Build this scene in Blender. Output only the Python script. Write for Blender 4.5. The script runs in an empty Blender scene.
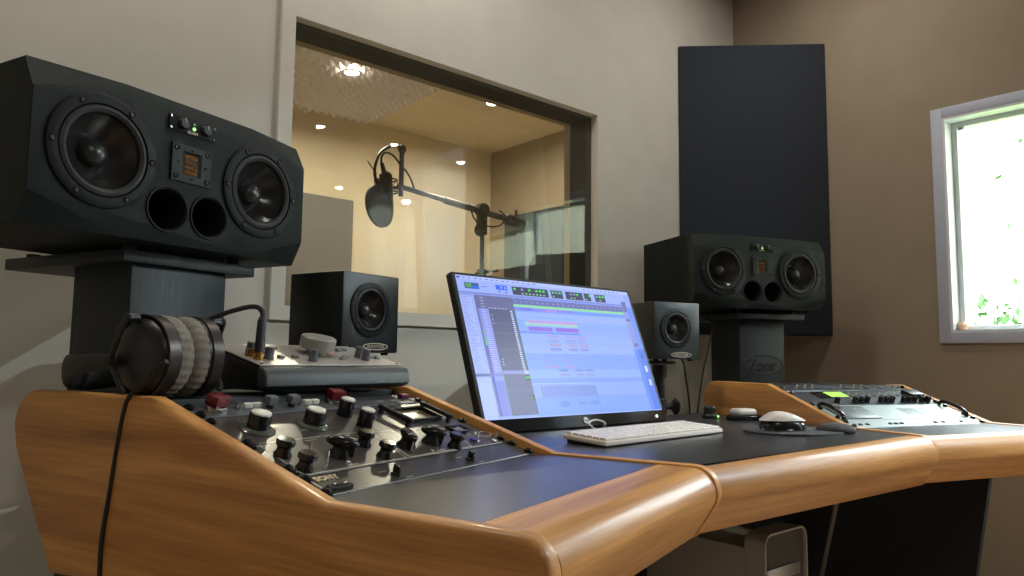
import bpy, bmesh, math, random
from mathutils import Vector, Matrix, Euler
random.seed(7)
PI = math.pi
R = math.radians
C = bpy.context.scene.collection
EYE = 0.92                                     # lens height above the floor; y = 0, x = 0 is the lens

# ------------------------------------------------------------------ materials
def srgb(r, g, b):
    f = lambda c: (c/255/12.92) if c/255 <= .04045 else ((c/255+.055)/1.055)**2.4
    return (f(r), f(g), f(b))
MATS = {}
def mat(name, col, rough=.5, metal=0, coat=0, emit=None, strength=1, noise=0, nscale=40, bump=0, bscale=200, spec=.5, alpha=1, trans=0):
    m = bpy.data.materials.new(name); m.use_nodes = True
    n = m.node_tree; b = n.nodes['Principled BSDF']
    b.inputs['Base Color'].default_value = (*col, 1)
    b.inputs['Roughness'].default_value = rough
    b.inputs['Metallic'].default_value = metal
    b.inputs['Coat Weight'].default_value = coat
    b.inputs['Coat Roughness'].default_value = .12
    b.inputs['Specular IOR Level'].default_value = spec
    b.inputs['Transmission Weight'].default_value = trans
    if emit:
        b.inputs['Emission Color'].default_value = (*emit, 1); b.inputs['Emission Strength'].default_value = strength
    if noise or bump:
        tc = n.nodes.new('ShaderNodeTexCoord')
    if noise:
        t = n.nodes.new('ShaderNodeTexNoise'); t.inputs['Scale'].default_value = nscale; t.inputs['Detail'].default_value = 5
        n.links.new(tc.outputs['Object'], t.inputs['Vector'])
        r = n.nodes.new('ShaderNodeValToRGB')
        r.color_ramp.elements[0].position = .3; r.color_ramp.elements[1].position = .7
        r.color_ramp.elements[0].color = (*[c*(1-noise) for c in col], 1)
        r.color_ramp.elements[1].color = (*[min(1, c*(1+noise)) for c in col], 1)
        n.links.new(t.outputs['Fac'], r.inputs['Fac']); n.links.new(r.outputs['Color'], b.inputs['Base Color'])
    if bump:
        t2 = n.nodes.new('ShaderNodeTexNoise'); t2.inputs['Scale'].default_value = bscale; t2.inputs['Detail'].default_value = 3
        n.links.new(tc.outputs['Object'], t2.inputs['Vector'])
        bp = n.nodes.new('ShaderNodeBump'); bp.inputs['Strength'].default_value = bump; bp.inputs['Distance'].default_value = .004
        n.links.new(t2.outputs['Fac'], bp.inputs['Height']); n.links.new(bp.outputs['Normal'], b.inputs['Normal'])
    MATS[name] = m
    return m
def wood(name, ang, c0, c1, rough=.5):
    m = bpy.data.materials.new(name); m.use_nodes = True
    n = m.node_tree; b = n.nodes['Principled BSDF']; L = n.links.new
    tc = n.nodes.new('ShaderNodeTexCoord')
    mp = n.nodes.new('ShaderNodeMapping'); mp.vector_type = 'TEXTURE'
    mp.inputs['Rotation'].default_value = (0, 0, ang); L(tc.outputs['Object'], mp.inputs['Vector'])
    sc = n.nodes.new('ShaderNodeMapping'); sc.inputs['Scale'].default_value = (1.6, 26, 26); L(mp.outputs['Vector'], sc.inputs['Vector'])
    a = n.nodes.new('ShaderNodeTexNoise'); a.inputs['Scale'].default_value = 1; a.inputs['Detail'].default_value = 6; a.inputs['Distortion'].default_value = .6
    L(sc.outputs['Vector'], a.inputs['Vector'])
    s2 = n.nodes.new('ShaderNodeMapping'); s2.inputs['Scale'].default_value = (9, 260, 260); L(mp.outputs['Vector'], s2.inputs['Vector'])
    f = n.nodes.new('ShaderNodeTexNoise'); f.inputs['Scale'].default_value = 1; f.inputs['Detail'].default_value = 2; L(s2.outputs['Vector'], f.inputs['Vector'])
    mx = n.nodes.new('ShaderNodeMath'); mx.operation = 'MULTIPLY_ADD'; mx.inputs[1].default_value = .3; L(f.outputs['Fac'], mx.inputs[0]); L(a.outputs['Fac'], mx.inputs[2])
    r = n.nodes.new('ShaderNodeValToRGB'); L(mx.outputs[0], r.inputs['Fac'])
    r.color_ramp.elements[0].position = .42; r.color_ramp.elements[1].position = .88
    r.color_ramp.elements[0].color = (*c0, 1); r.color_ramp.elements[1].color = (*c1, 1)
    L(r.outputs['Color'], b.inputs['Base Color'])
    b.inputs['Roughness'].default_value = rough; b.inputs['Coat Weight'].default_value = .18; b.inputs['Coat Roughness'].default_value = .16
    MATS[name] = m
    return m
WALL = mat('wall_paint', srgb(206, 201, 189), .85, noise=.03, nscale=9, bump=.08, bscale=260)
WALLW = mat('white_wall_paint', srgb(212, 207, 196), .8, noise=.03, nscale=9, bump=.06, bscale=260)
TAN = mat('tan_wall_paint', srgb(157, 141, 120), .85, noise=.05, nscale=7, bump=.1, bscale=240)
BOOTH = mat('booth_paint', srgb(226, 211, 182), .85, noise=.03, nscale=6, bump=.05)
CEIL = mat('ceiling_paint', srgb(140, 135, 126), .9, noise=.02, nscale=5)
FLOOR = mat('oak_floor', srgb(160, 130, 98), .5, noise=.2, nscale=12)
TRIM = mat('window_trim_paint', srgb(188, 193, 210), .4)
FRAMELIT = mat('daylit_frame_paint', srgb(226, 232, 236), .4)  # lighter copy of the trim paint, daylight on jamb and sash put into the colour
LINER = mat('black_liner', (.006, .006, .006), .7)
REVEAL = mat('reveal_paint', srgb(150, 132, 108), .7)
GLASSM = None
BLK = mat('black_paint', (.012, .013, .013), .38, noise=.15, nscale=90, bump=.12, bscale=500)
BLKV = mat('charcoal_stipple', (.007, .0125, .0108), .55, noise=.2, nscale=120, bump=.35, bscale=700, spec=.22)
STANDM = mat('black_ash_stand', (.020, .027, .030), .5, noise=.45, nscale=1, spec=.4)
_n = STANDM.node_tree; _m = _n.nodes.new('ShaderNodeMapping'); _m.inputs['Scale'].default_value = (230, 230, 9)
_t = [q for q in _n.nodes if q.type == 'TEX_NOISE'][0]; _c = [q for q in _n.nodes if q.type == 'TEX_COORD'][0]
_n.links.new(_c.outputs['Object'], _m.inputs['Vector']); _n.links.new(_m.outputs['Vector'], _t.inputs['Vector'])
RUB = mat('black_rubber', (.01, .01, .01), .55)
GLOSSB = mat('gloss_black', (.008, .008, .008), .18)
CONE = mat('dark_cone', (.019, .018, .017), .22)
DUST = mat('dust_cap', (.028, .031, .03), .3)
PORTM = mat('port_black', (.004, .004, .004), .8)
GREYP = mat('grey_metal_plate', (.018, .024, .022), .55, spec=.25)
GOLD = mat('ribbon_copper', srgb(150, 105, 60), .4, metal=.6)
STEEL = mat('steel', (.55, .55, .54), .28, metal=1)
ALU = mat('aluminium', (.60, .59, .57), .36, metal=.85)
LAM = mat('charcoal_laminate', (.030, .031, .034), .29, spec=1.0, noise=.12, nscale=160, bump=.05, bscale=900)
DESKBLK = mat('black_board', (.020, .022, .025), .65)
FACEB = mat('brown_black_faceplate', (.052, .043, .038), .30, metal=.1)
FACEG = mat('slate_faceplate', (.062, .066, .070), .42)
FACES = mat('graphite_faceplate', (.050, .047, .042), .30, metal=.3)
SILV = mat('silver_faceplate', srgb(158, 170, 165), .42, metal=.35)
DARKF = mat('dark_faceplate', (.03, .034, .036), .4)
RED = mat('red_knob_cap', srgb(98, 10, 22), .35)
GREYK = mat('grey_knob_cap', (.10, .11, .115), .5)
WHITEP = mat('ivory_plastic', srgb(205, 202, 190), .4)
WHITEK = mat('white_plastic', srgb(226, 216, 205), .38)
CREAM = mat('white_line_paint', srgb(225, 215, 190), .5)
SMOKE = mat('clear_skirt', srgb(88, 92, 84), .12, metal=.2)
VEL = mat('grey_velour', srgb(126, 120, 110), .95, noise=.15, nscale=90, bump=.3, bscale=500)
PADM = mat('mouse_pad_cloth', (.045, .045, .047), .8, noise=.15, nscale=300)
BLUELED = mat('white_led', (1, 1, 1), .5, emit=(.8, .9, 1), strength=3)
GRNLED = mat('green_led', (.2, 1, .2), .5, emit=(.35, 1, .25), strength=2)
REDLED = mat('red_led', (1, .1, .1), .5, emit=(1, .08, .06), strength=2.5)
LCD = mat('lime_display', (.3, .7, .1), .5, emit=srgb(150, 225, 40), strength=.8)
METERW = mat('meter_glass', srgb(95, 80, 62), .15)
FOAM = mat('grey_foam', srgb(236, 230, 232), .95, noise=.05)
FABG = mat('grey_acoustic_fabric', srgb(120, 117, 115), .95, noise=.08, nscale=200)
FABD = mat('charcoal_acoustic_fabric', srgb(42, 47, 56), .95, noise=.12, nscale=250)
LAMP = mat('lamp_lens', (1, 1, 1), .5, emit=(1, .86, .68), strength=30)
LAMP2 = mat('soft_lamp_lens', (1, 1, 1), .5, emit=(1, .88, .72), strength=20)
MESHG = mat('perforated_grey', (.13, .13, .13), .5, metal=.5)
LEAF = mat('leaf_green', srgb(44, 86, 26), .7, noise=.3, nscale=4)
BARK = mat('bark', srgb(170, 165, 160), .9, noise=.3, nscale=20)
GRASS = mat('grass', srgb(120, 150, 70), .9, noise=.3, nscale=3)
DOORB = mat('pale_blue_door_paint', srgb(168, 200, 214), .5)
WDA = R(17.7)
WC0, WC1 = srgb(160, 103, 44), srgb(229, 166, 90)
WOODL = wood('oak_along_left_nosing', WDA, WC0, WC1)
WOODLP = wood('oak_along_left_panel', WDA+PI/2, WC0, WC1)
WOODC = wood('oak_along_center_nosing', 0, WC0, WC1)
WOODR = wood('oak_along_right_nosing', -WDA, WC0, WC1)
WOODRP = wood('oak_along_right_panel', -WDA+PI/2, WC0, WC1)
def glass_mat():
    m = bpy.data.materials.new('clear_pane'); m.use_nodes = True; n = m.node_tree; L = n.links.new
    n.nodes.remove(n.nodes['Principled BSDF']); out = n.nodes['Material Output']
    t = n.nodes.new('ShaderNodeBsdfTransparent'); t.inputs['Color'].default_value = (.97, .985, .97, 1)
    g = n.nodes.new('ShaderNodeBsdfGlossy'); g.inputs['Roughness'].default_value = 0
    lw = n.nodes.new('ShaderNodeLayerWeight'); lw.inputs['Blend'].default_value = .5
    pw = n.nodes.new('ShaderNodeMath'); pw.operation = 'POWER'; pw.inputs[1].default_value = 5; L(lw.outputs['Facing'], pw.inputs[0])
    f = n.nodes.new('ShaderNodeMath'); f.operation = 'MULTIPLY_ADD'; f.inputs[1].default_value = .95; f.inputs[2].default_value = .05; L(pw.outputs[0], f.inputs[0])
    x = n.nodes.new('ShaderNodeMixShader'); L(f.outputs[0], x.inputs[0]); L(t.outputs[0], x.inputs[1]); L(g.outputs[0], x.inputs[2]); L(x.outputs[0], out.inputs[0])
    return m
GLASSM = glass_mat()

# ------------------------------------------------------------------ helpers
def tag(o, label=None, cat=None, group=None, kind=None):
    if label: o['label'] = label
    if cat: o['category'] = cat
    if group: o['group'] = group
    if kind: o['kind'] = kind
    return o
def empty(name, loc, rz=0, label=None, cat=None, group=None, matrix=None):
    o = bpy.data.objects.new(name, None); C.objects.link(o); o.empty_display_size = .05
    if matrix is not None: o.matrix_world = matrix
    else:
        o.location = (loc[0], loc[1], loc[2]); o.rotation_euler = (0, 0, rz)
    return tag(o, label, cat, group)
def obj(name, bm, m, parent=None, smooth=35, label=None):
    me = bpy.data.meshes.new(name); bmesh.ops.recalc_face_normals(bm, faces=bm.faces[:])
    bm.to_mesh(me); bm.free()
    for x in (m if isinstance(m, (list, tuple)) else [m]): me.materials.append(x)
    if smooth:
        for p in me.polygons: p.use_smooth = True
        me.set_sharp_from_angle(angle=R(smooth))
    o = bpy.data.objects.new(name, me); C.objects.link(o)
    if parent: o.parent = parent
    if label: o['label'] = label
    return o
def struct(name, bm, m, parent=None, smooth=35):
    o = obj(name, bm, m, parent, smooth)
    if not parent: o['kind'] = 'structure'
    return o
def nb(): return bmesh.new()
def box(bm, x0, x1, y0, y1, z0, z1, bev=0, seg=2, M=None, mi=0):
    vs = [bm.verts.new(v) for v in [(x0,y0,z0),(x1,y0,z0),(x1,y1,z0),(x0,y1,z0),(x0,y0,z1),(x1,y0,z1),(x1,y1,z1),(x0,y1,z1)]]
    fs = [bm.faces.new([vs[i] for i in q]) for q in [(3,2,1,0),(4,5,6,7),(0,1,5,4),(1,2,6,5),(2,3,7,6),(3,0,4,7)]]
    for f in fs: f.material_index = mi
    if M is not None: bmesh.ops.transform(bm, matrix=M, verts=vs)
    if bev:
        es = list({e for f in fs for e in f.edges})
        bmesh.ops.bevel(bm, geom=es, offset=bev, segments=seg, profile=.5, affect='EDGES', clamp_overlap=True)
    return bm
def prism(bm, poly, axis, a, b, bev=0, seg=3, M=None):
    """poly of 2-D points extruded from a to b along axis ('x': poly=(y,z); 'y': (x,z); 'z': (x,y))"""
    f3 = {'x': lambda p, t: (t, p[0], p[1]), 'y': lambda p, t: (p[0], t, p[1]), 'z': lambda p, t: (p[0], p[1], t)}[axis]
    A = [bm.verts.new(f3(p, a)) for p in poly]; B = [bm.verts.new(f3(p, b)) for p in poly]
    fa = bm.faces.new(A[::-1]); fb = bm.faces.new(B); n = len(poly)
    for i in range(n): bm.faces.new([A[i], A[(i+1) % n], B[(i+1) % n], B[i]])
    if M is not None: bmesh.ops.transform(bm, matrix=M, verts=A+B)
    if bev:
        es = list(set(fa.edges) | set(fb.edges))
        bmesh.ops.bevel(bm, geom=es, offset=bev, segments=seg, profile=.5, affect='EDGES', clamp_overlap=True)
    return bm
def lathe(bm, prof, M=None, seg=40, close=False):
    """prof: (r, h) pairs, turned about local z"""
    rings = []
    new = []
    for r, h in prof:
        if r < 1e-6:
            v = bm.verts.new((0, 0, h)); rings.append([v]); new.append(v)
        else:
            ring = [bm.verts.new((r*math.cos(2*PI*i/seg), r*math.sin(2*PI*i/seg), h)) for i in range(seg)]
            rings.append(ring); new += ring
    pairs = list(zip(rings, rings[1:]))
    if close: pairs.append((rings[-1], rings[0]))
    for p, q in pairs:
        for i in range(seg):
            j = (i+1) % seg
            if len(p) == 1 and len(q) == 1: continue
            if len(p) == 1: bm.faces.new([p[0], q[j], q[i]])
            elif len(q) == 1: bm.faces.new([p[i], p[j], q[0]])
            else: bm.faces.new([p[i], p[j], q[j], q[i]])
    if M is not None: bmesh.ops.transform(bm, matrix=M, verts=new)
    return bm
def cyl(bm, p0, p1, r0, r1=None, seg=20, bev=0):
    p0, p1 = Vector(p0), Vector(p1); r1 = r0 if r1 is None else r1; h = (p1-p0).length
    M = Matrix.Translation(p0) @ (p1-p0).to_track_quat('Z', 'Y').to_matrix().to_4x4()
    if bev: prof = [(0, 0), (r0-bev, 0), (r0, bev), (r1, h-bev), (r1-bev, h), (0, h)]
    else: prof = [(0, 0), (r0, 0), (r1, h), (0, h)]
    return lathe(bm, prof, M, seg)
def spline(pts, n=8):
    P = [Vector(p) for p in pts]; out = []
    for i in range(len(P)-1):
        a, b, c, d = P[max(i-1, 0)], P[i], P[i+1], P[min(i+2, len(P)-1)]
        for k in range(n):
            t = k/n; out.append(.5*((2*b)+(c-a)*t+(2*a-5*b+4*c-d)*t*t+(3*b-3*c+d-a)*t**3))
    out.append(P[-1]); return out
def tube(bm, pts, r, seg=10, smooth=True, radii=None):
    P = spline(pts) if smooth else [Vector(p) for p in pts]
    rings = []; up = None
    for i, p in enumerate(P):
        t = (P[min(i+1, len(P)-1)]-P[max(i-1, 0)]).normalized()
        if up is None: up = t.orthogonal().normalized()
        up = (up-t*up.dot(t)).normalized(); s = t.cross(up)
        rr = r if radii is None else radii[0]+(radii[1]-radii[0])*i/(len(P)-1)
        rings.append([bm.verts.new(p+rr*(math.cos(2*PI*k/seg)*up+math.sin(2*PI*k/seg)*s)) for k in range(seg)])
    for a, b in zip(rings, rings[1:]):
        for k in range(seg): bm.faces.new([a[k], a[(k+1) % seg], b[(k+1) % seg], b[k]])
    bm.faces.new(rings[0][::-1]); bm.faces.new(rings[-1]); return bm
def text_bm(s, size, depth=.0006, M=None, bold=0):
    cu = bpy.data.curves.new('lettering', 'FONT'); cu.body = s; cu.size = size; cu.extrude = depth; cu.align_x = 'CENTER'; cu.align_y = 'CENTER'; cu.offset = bold; cu.resolution_u = 3
    o = bpy.data.objects.new('lettering', cu); C.objects.link(o)
    dg = bpy.context.evaluated_depsgraph_get(); me = bpy.data.meshes.new_from_object(o.evaluated_get(dg))
    bpy.data.objects.remove(o); bpy.data.curves.remove(cu)
    bm = nb(); bm.from_mesh(me); bpy.data.meshes.remove(me)
    if M is not None: bmesh.ops.transform(bm, matrix=M, verts=bm.verts[:])
    return bm
def cut(bm, cutters, m, name, parent):
    """bm with the cutter meshes taken out of it, linked as one mesh object"""
    me = bpy.data.meshes.new(name); bmesh.ops.recalc_face_normals(bm, faces=bm.faces[:]); bm.to_mesh(me); bm.free()
    o = bpy.data.objects.new('t', me); C.objects.link(o); tmp = []
    for cb in cutters:
        cm = bpy.data.meshes.new('c'); bmesh.ops.recalc_face_normals(cb, faces=cb.faces[:]); cb.to_mesh(cm); cb.free()
        co = bpy.data.objects.new('c', cm); C.objects.link(co); tmp.append(co)
        md = o.modifiers.new('b', 'BOOLEAN'); md.operation = 'DIFFERENCE'; md.solver = 'EXACT'; md.object = co
    dg = bpy.context.evaluated_depsgraph_get(); me2 = bpy.data.meshes.new_from_object(o.evaluated_get(dg))
    for t in tmp+[o]: bpy.data.objects.remove(t)
    b2 = nb(); b2.from_mesh(me2); bpy.data.meshes.remove(me2)
    return obj(name, b2, m, parent, 30)
def children(o): return [c for c in bpy.data.objects if c.parent == o]
def copy_tree(o, parent=None):
    c = o.copy(); C.objects.link(c); c.parent = parent
    for ch in children(o): copy_tree(ch, c)
    return c
FRONT = lambda x, y, z: Matrix.Translation((x, y, z)) @ Matrix.Rotation(PI/2, 4, 'X')   # local z -> -y (towards the viewer of a front face)
UPM = lambda x, y, z: Matrix.Translation((x, y, z))
def P3(p): return (p[0], p[1], p[2]+EYE)

# ------------------------------------------------------------------ camera
f_px, yaw, pitch, roll = 735.23, 0.7144974, 0.0947037, 0.0123853
fw = Vector((math.sin(yaw)*math.cos(pitch), math.cos(yaw)*math.cos(pitch), math.sin(pitch)))
r0 = Vector((math.cos(yaw), -math.sin(yaw), 0)); u0 = r0.cross(fw)
rt = math.cos(roll)*r0+math.sin(roll)*u0; up = rt.cross(fw)
cam = bpy.data.cameras.new('camera'); co = bpy.data.objects.new('camera', cam); C.objects.link(co)
co.matrix_world = Matrix(((rt.x, up.x, -fw.x, 0), (rt.y, up.y, -fw.y, 0), (rt.z, up.z, -fw.z, EYE), (0, 0, 0, 1)))
cam.sensor_width = 36; cam.lens = f_px*36/1024; cam.clip_start = .02
bpy.context.scene.camera = co

# ------------------------------------------------------------------ the room
YB, XR, XL, YR, ZC = 1.82, 2.92, -1.25, -2.6, 2.66
AX, AY = 3.8, -1.02                                  # the room widens to x = AX behind y = AY
b = nb(); box(b, XL-.1, XR+.12, AY, 2.0, -.1, 0); box(b, XL-.1, AX+.1, YR-.1, AY, -.1, 0); struct('floor', b, FLOOR)
b = nb(); box(b, XL-.1, XR+.12, AY, 2.0, ZC, ZC+.1); box(b, XL-.1, AX+.1, YR-.1, AY, ZC, ZC+.1); struct('ceiling', b, CEIL)
b = nb(); box(b, XL-.1, XL, YR-.1, 2.0, 0, ZC); struct('wall_left', b, WALL)
b = nb(); box(b, XL, AX+.1, YR-.1, YR, 0, ZC); struct('wall_rear', b, mat('rear_wall_dimmed', srgb(84, 80, 76), .9, noise=.05, nscale=8))  # unseen wall, coloured dark to dim its reflection in the studio glass
b = nb(); box(b, AX, AX+.1, YR, AY, 0, ZC); struct('wall_rear_right', b, TAN)
# back wall with the opening of the studio window
OX0, OX1, OZ0, OZ1 = .800, 1.993, .128+EYE, .908+EYE
b = nb()
box(b, XL, OX0, YB+.014, 1.992, 0, ZC); box(b, OX1, XR+.5, YB+.014, 1.992, 0, ZC)
box(b, OX0, OX1, YB+.014, 1.992, 0, OZ0); box(b, OX0, OX1, YB+.014, 1.992, OZ1, ZC)
struct('wall_back', b, WALL)
b = nb(); BX0 = .762; BZ0 = .090+EYE; y0, y1 = YB, YB+.0139
box(b, BX0, OX0, y0, y1, BZ0, ZC); box(b, OX1, XR, y0, y1, BZ0, ZC); box(b, OX0, OX1, y0, y1, BZ0, OZ0); box(b, OX0, OX1, y0, y1, OZ1, ZC)
struct('trim_1', b, WALLW, smooth=0)
# studio window: black liner between two panes, inner reveal towards the booth
w1 = empty('window_1', ((OX0+OX1)/2, YB, OZ0)); w1['kind'] = 'structure'
W1 = Matrix.Translation(-w1.location)
def ring(b, x0, x1, z0, z1, y0, y1, t, inset=0, M=None):
    box(b, x0, x0+t, y0, y1, z0, z1, M=M); box(b, x1-t, x1, y0, y1, z0, z1, M=M)
    box(b, x0+t, x1-t, y0, y1, z1-t, z1, M=M); box(b, x0+t, x1-t, y0, y1, z0, z0+t, M=M)
b = nb(); box(b, OX0-.002, OX0+.0015, 1.853, 1.962, OZ0, OZ1, M=W1); box(b, OX1-.0015, OX1+.002, 1.853, 1.962, OZ0, OZ1, M=W1)
box(b, OX0, OX1, 1.853, 1.962, OZ1-.0015, OZ1+.002, M=W1); box(b, OX0, OX1, 1.853, 1.962, OZ0-.002, OZ0+.0015, M=W1); obj('black_liner', b, LINER, w1)
b = nb(); ring(b, OX0, OX1, OZ0, OZ1, 1.962, 1.993, .002, M=W1); obj('inner_reveal', b, REVEAL, w1)
b = nb(); box(b, OX0, OX1, 1.850, 1.8508, OZ0, OZ1, M=W1); obj('pane', b, GLASSM, w1, 0)
b = nb(); box(b, OX0+.002, OX1-.002, -.0004, .0004, 0, OZ1-OZ0-.004, M=W1 @ Matrix.Translation((0, 1.938, OZ0+.002)) @ Matrix.Translation((1.4, 0, 0)) @ Matrix.Rotation(R(2.3), 4, 'Z') @ Matrix.Translation((-1.4, 0, .39)) @ Matrix.Rotation(R(-2.8), 4, 'X') @ Matrix.Translation((0, 0, -.39))); obj('pane', b, GLASSM, w1, 0)
# right wall with the daylight window and the doorway
WY0, WY1, WZ0, WZ1 = .455, .958, .108+EYE, .897+EYE
DY0, DY1, DZ1 = -.88, -.10, 1.44+EYE
b = nb(); X0, X1 = XR, XR+.12
box(b, X0, X1, WY1, 1.82, 0, ZC); box(b, X0, X1, WY0, WY1, 0, WZ0); box(b, X0, X1, WY0, WY1, WZ1, ZC)
box(b, X0, X1, DY1, WY0, 0, ZC); box(b, X0, X1, DY0, DY1, DZ1, ZC); box(b, X0, X1, AY, DY0, 0, ZC)
struct('wall_right', b, TAN, smooth=0)
w2 = empty('window_2', (XR, (WY0+WY1)/2, WZ0)); w2['kind'] = 'structure'; W2 = Matrix.Translation(-w2.location)
def ringx(b, x0, x1, y0, y1, z0, z1, t, bev=0):
    for q in [(x0, x1, y0, y0+t, z0, z1), (x0, x1, y1-t, y1, z0, z1), (x0, x1, y0+t, y1-t, z1-t, z1), (x0, x1, y0+t, y1-t, z0, z0+t)]: box(b, *q, bev=bev, M=W2)
b = nb(); ringx(b, XR-.012, XR-.0005, WY0-.037, WY1+.037, WZ0-.037, WZ1+.037, .038, .002); obj('casing', b, TRIM, w2)
b = nb(); ringx(b, XR-.010, XR+.055, WY0, WY1, WZ0, WZ1, .010); obj('jamb_lining', b, FRAMELIT, w2)
b = nb(); ringx(b, XR+.058, XR+.10, WY0+.004, WY1-.004, WZ0+.004, WZ1-.004, .024, .003); obj('sash', b, FRAMELIT, w2)
b = nb(); box(b, XR+.072, XR+.076, WY0+.026, WY1-.026, WZ0+.026, WZ1-.026, M=W2); obj('pane', b, GLASSM, w2, 0)
b = nb(); lathe(b, [(0, -.017), (.010, -.014), (.0155, -.007), (.017, 0), (.0155, .007), (.010, .014), (0, .017)], W2 @ Matrix.Translation((XR+.035, .932, .133+EYE)) @ Matrix.Rotation(R(70), 4, 'Y'), 20)
cyl(b, W2 @ Vector((XR+.03, .935, .133+EYE)), W2 @ Vector((XR+.02, .958, .133+EYE)), .004); obj('round_wooden_knob', b, mat('knob_wood', srgb(205, 165, 130), .5), w2)
b = nb(); box(b, XR+.05, XR+.058, .905, .925, .855+EYE, .866+EYE, .002, M=W2)
for k in (-.007, 0, .007): cyl(b, W2 @ Vector((XR+.054, .915+k, .864+EYE)), W2 @ Vector((XR+.054, .915+k*1.3, .872+EYE)), .0028, .0015, 8)
obj('latch', b, mat('latch_grey', (.35, .35, .38), .5), w2)
# doorway frame and the lit hall beyond it
b = nb()
for q in [(XR-.015, XR+.135, DY0, DY0+.03, 0, DZ1), (XR-.015, XR+.135, DY1-.03, DY1, 0, DZ1), (XR-.015, XR+.135, DY0, DY1, DZ1-.03, DZ1),
          (XR-.012, XR-.0005, DY0-.06, DY0, 0, DZ1+.06), (XR-.012, XR-.0005, DY1, DY1+.06, 0, DZ1+.06), (XR-.012, XR-.0005, DY0, DY1, DZ1, DZ1+.06)]: box(b, *q)
struct('door_1', b, TRIM)
HX, HZ = 5.0, 2.45
b = nb(); box(b, XR+.12, HX+.1, AY, .25, -.1, 0); struct('floor_hall', b, FLOOR)
b = nb(); box(b, XR+.12, HX+.1, AY, .25, HZ, HZ+.1); struct('ceiling_hall', b, CEIL)
b = nb(); box(b, HX, HX+.1, AY, .25, 0, HZ); struct('wall_hall_right', b, WALLW)
b = nb(); box(b, XR+.12, HX, .15, .25, 0, HZ); struct('wall_hall_back', b, WALLW)
b = nb(); box(b, XR+.12, HX+.1, AY, AY+.02, 0, ZC); struct('wall_hall_rear', b, WALLW)
t = empty('cupboard_door', (3.058, AY+.022, 0), 0, 'pale blue cupboard door in the hall, mirrored in the studio window', 'door')
b = nb(); box(b, 0, .395, 0, .03, .01, 2.04, .004); obj('panel', b, DOORB, t)
b = nb(); box(b, .06, .335, .03, .036, .15, .95, .003); obj('moulding', b, DOORB, t)
b = nb(); box(b, .06, .335, .03, .036, 1.07, 1.95, .003); obj('moulding', b, DOORB, t)
b = nb(); cyl(b, (.37, .03, 1.0), (.37, .06, 1.0), .012, .016); obj('door_knob', b, STEEL, t, label='steel round knob')
# booth
QX0, QX1, QY1, QZ = .3, 3.24, 3.98, 1.45+EYE
b = nb(); box(b, QX0-.1, QX1+.1, 1.992, QY1+.1, -.1, 0); struct('floor_booth', b, mat('booth_floor_bounce', srgb(214, 202, 186), .95, noise=.06, nscale=60))  # unseen floor, coloured pale to bounce light up to the foam
b = nb(); box(b, QX0-.1, QX1+.1, 1.992, QY1+.1, QZ, QZ+.1); struct('ceiling_booth', b, BOOTH)
b = nb(); box(b, QX0, QX1, QY1, QY1+.1, 0, QZ); struct('wall_booth_back', b, BOOTH)
b = nb(); box(b, QX1, QX1+.1, 1.992, QY1+.1, 0, QZ); struct('wall_booth_right', b, TAN)
b = nb(); box(b, QX0-.1, QX0, 1.992, QY1+.1, 0, QZ); struct('wall_booth_left', b, BOOTH)

# ------------------------------------------------------------------ booth contents
b = nb(); fx0, fx1, fy0, fy1 = .80, 2.232, 2.05, 3.96; p = .052
nx, ny = int((fx1-fx0)/p), int((fy1-fy0)/p)
grid = [[b.verts.new((i*p, j*p, -.012)) for j in range(ny+1)] for i in range(nx+1)]
top = [[b.verts.new((i*p, j*p, 0)) for j in (0, ny)] for i in (0, nx)]
for i in range(nx):
    for j in range(ny):
        a, c, d, e = grid[i][j], grid[i+1][j], grid[i+1][j+1], grid[i][j+1]; v = b.verts.new(((i+.5)*p, (j+.5)*p, -.05))
        for q in ((a, c), (c, d), (d, e), (e, a)): b.faces.new([q[0], q[1], v])
b.faces.new([top[0][0], top[1][0], top[1][1], top[0][1]])
b.faces.new([grid[i][0] for i in range(nx+1)]+[top[1][0], top[0][0]]); b.faces.new([grid[i][ny] for i in range(nx+1)]+[top[1][1], top[0][1]])
b.faces.new([grid[0][j] for j in range(ny+1)]+[top[0][1], top[0][0]]); b.faces.new([grid[nx][j] for j in range(ny+1)]+[top[1][1], top[1][0]])
o = obj('ceiling_foam', b, FOAM, smooth=0); o.location = (fx0, fy0, QZ-.0005)
tag(o, 'grey pyramid acoustic foam covering the booth ceiling behind the glass', 'acoustic foam')
def acoustic(name, w, h, t, m, loc, rz, label, group=None):
    r = empty(name, loc, rz, label, 'acoustic panel', group)
    b = nb(); box(b, 0, w, 0, t, 0, h, .006, 2); obj('fabric_cover', b, m, r)
    b = nb(); box(b, .01, w-.01, t, t+.008, .01, h-.01); obj('back_frame', b, DESKBLK, r)
    return r
acoustic('acoustic_panel', .62, 1.18, .045, FABG, (1.515, 3.925, .672), 0, 'mid grey acoustic panel inside the booth, leaning upright behind the left loudspeaker')
acoustic('acoustic_panel', .56, 1.2, .045, FABD, (3.185, 3.76, .67), R(-90), 'dark charcoal acoustic panel on the booth wall beside the microphone stand')
# diagonal corner trap of the control room
k = 4.314; cx0, cx1 = k-1.82-.006, 2.92-.004
acoustic('acoustic_panel', .603, 1.218, .05, FABD, (cx0, 1.82-.008, .105+EYE), R(-45), 'tall black acoustic panel standing across the corner behind the right loudspeaker')

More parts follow.
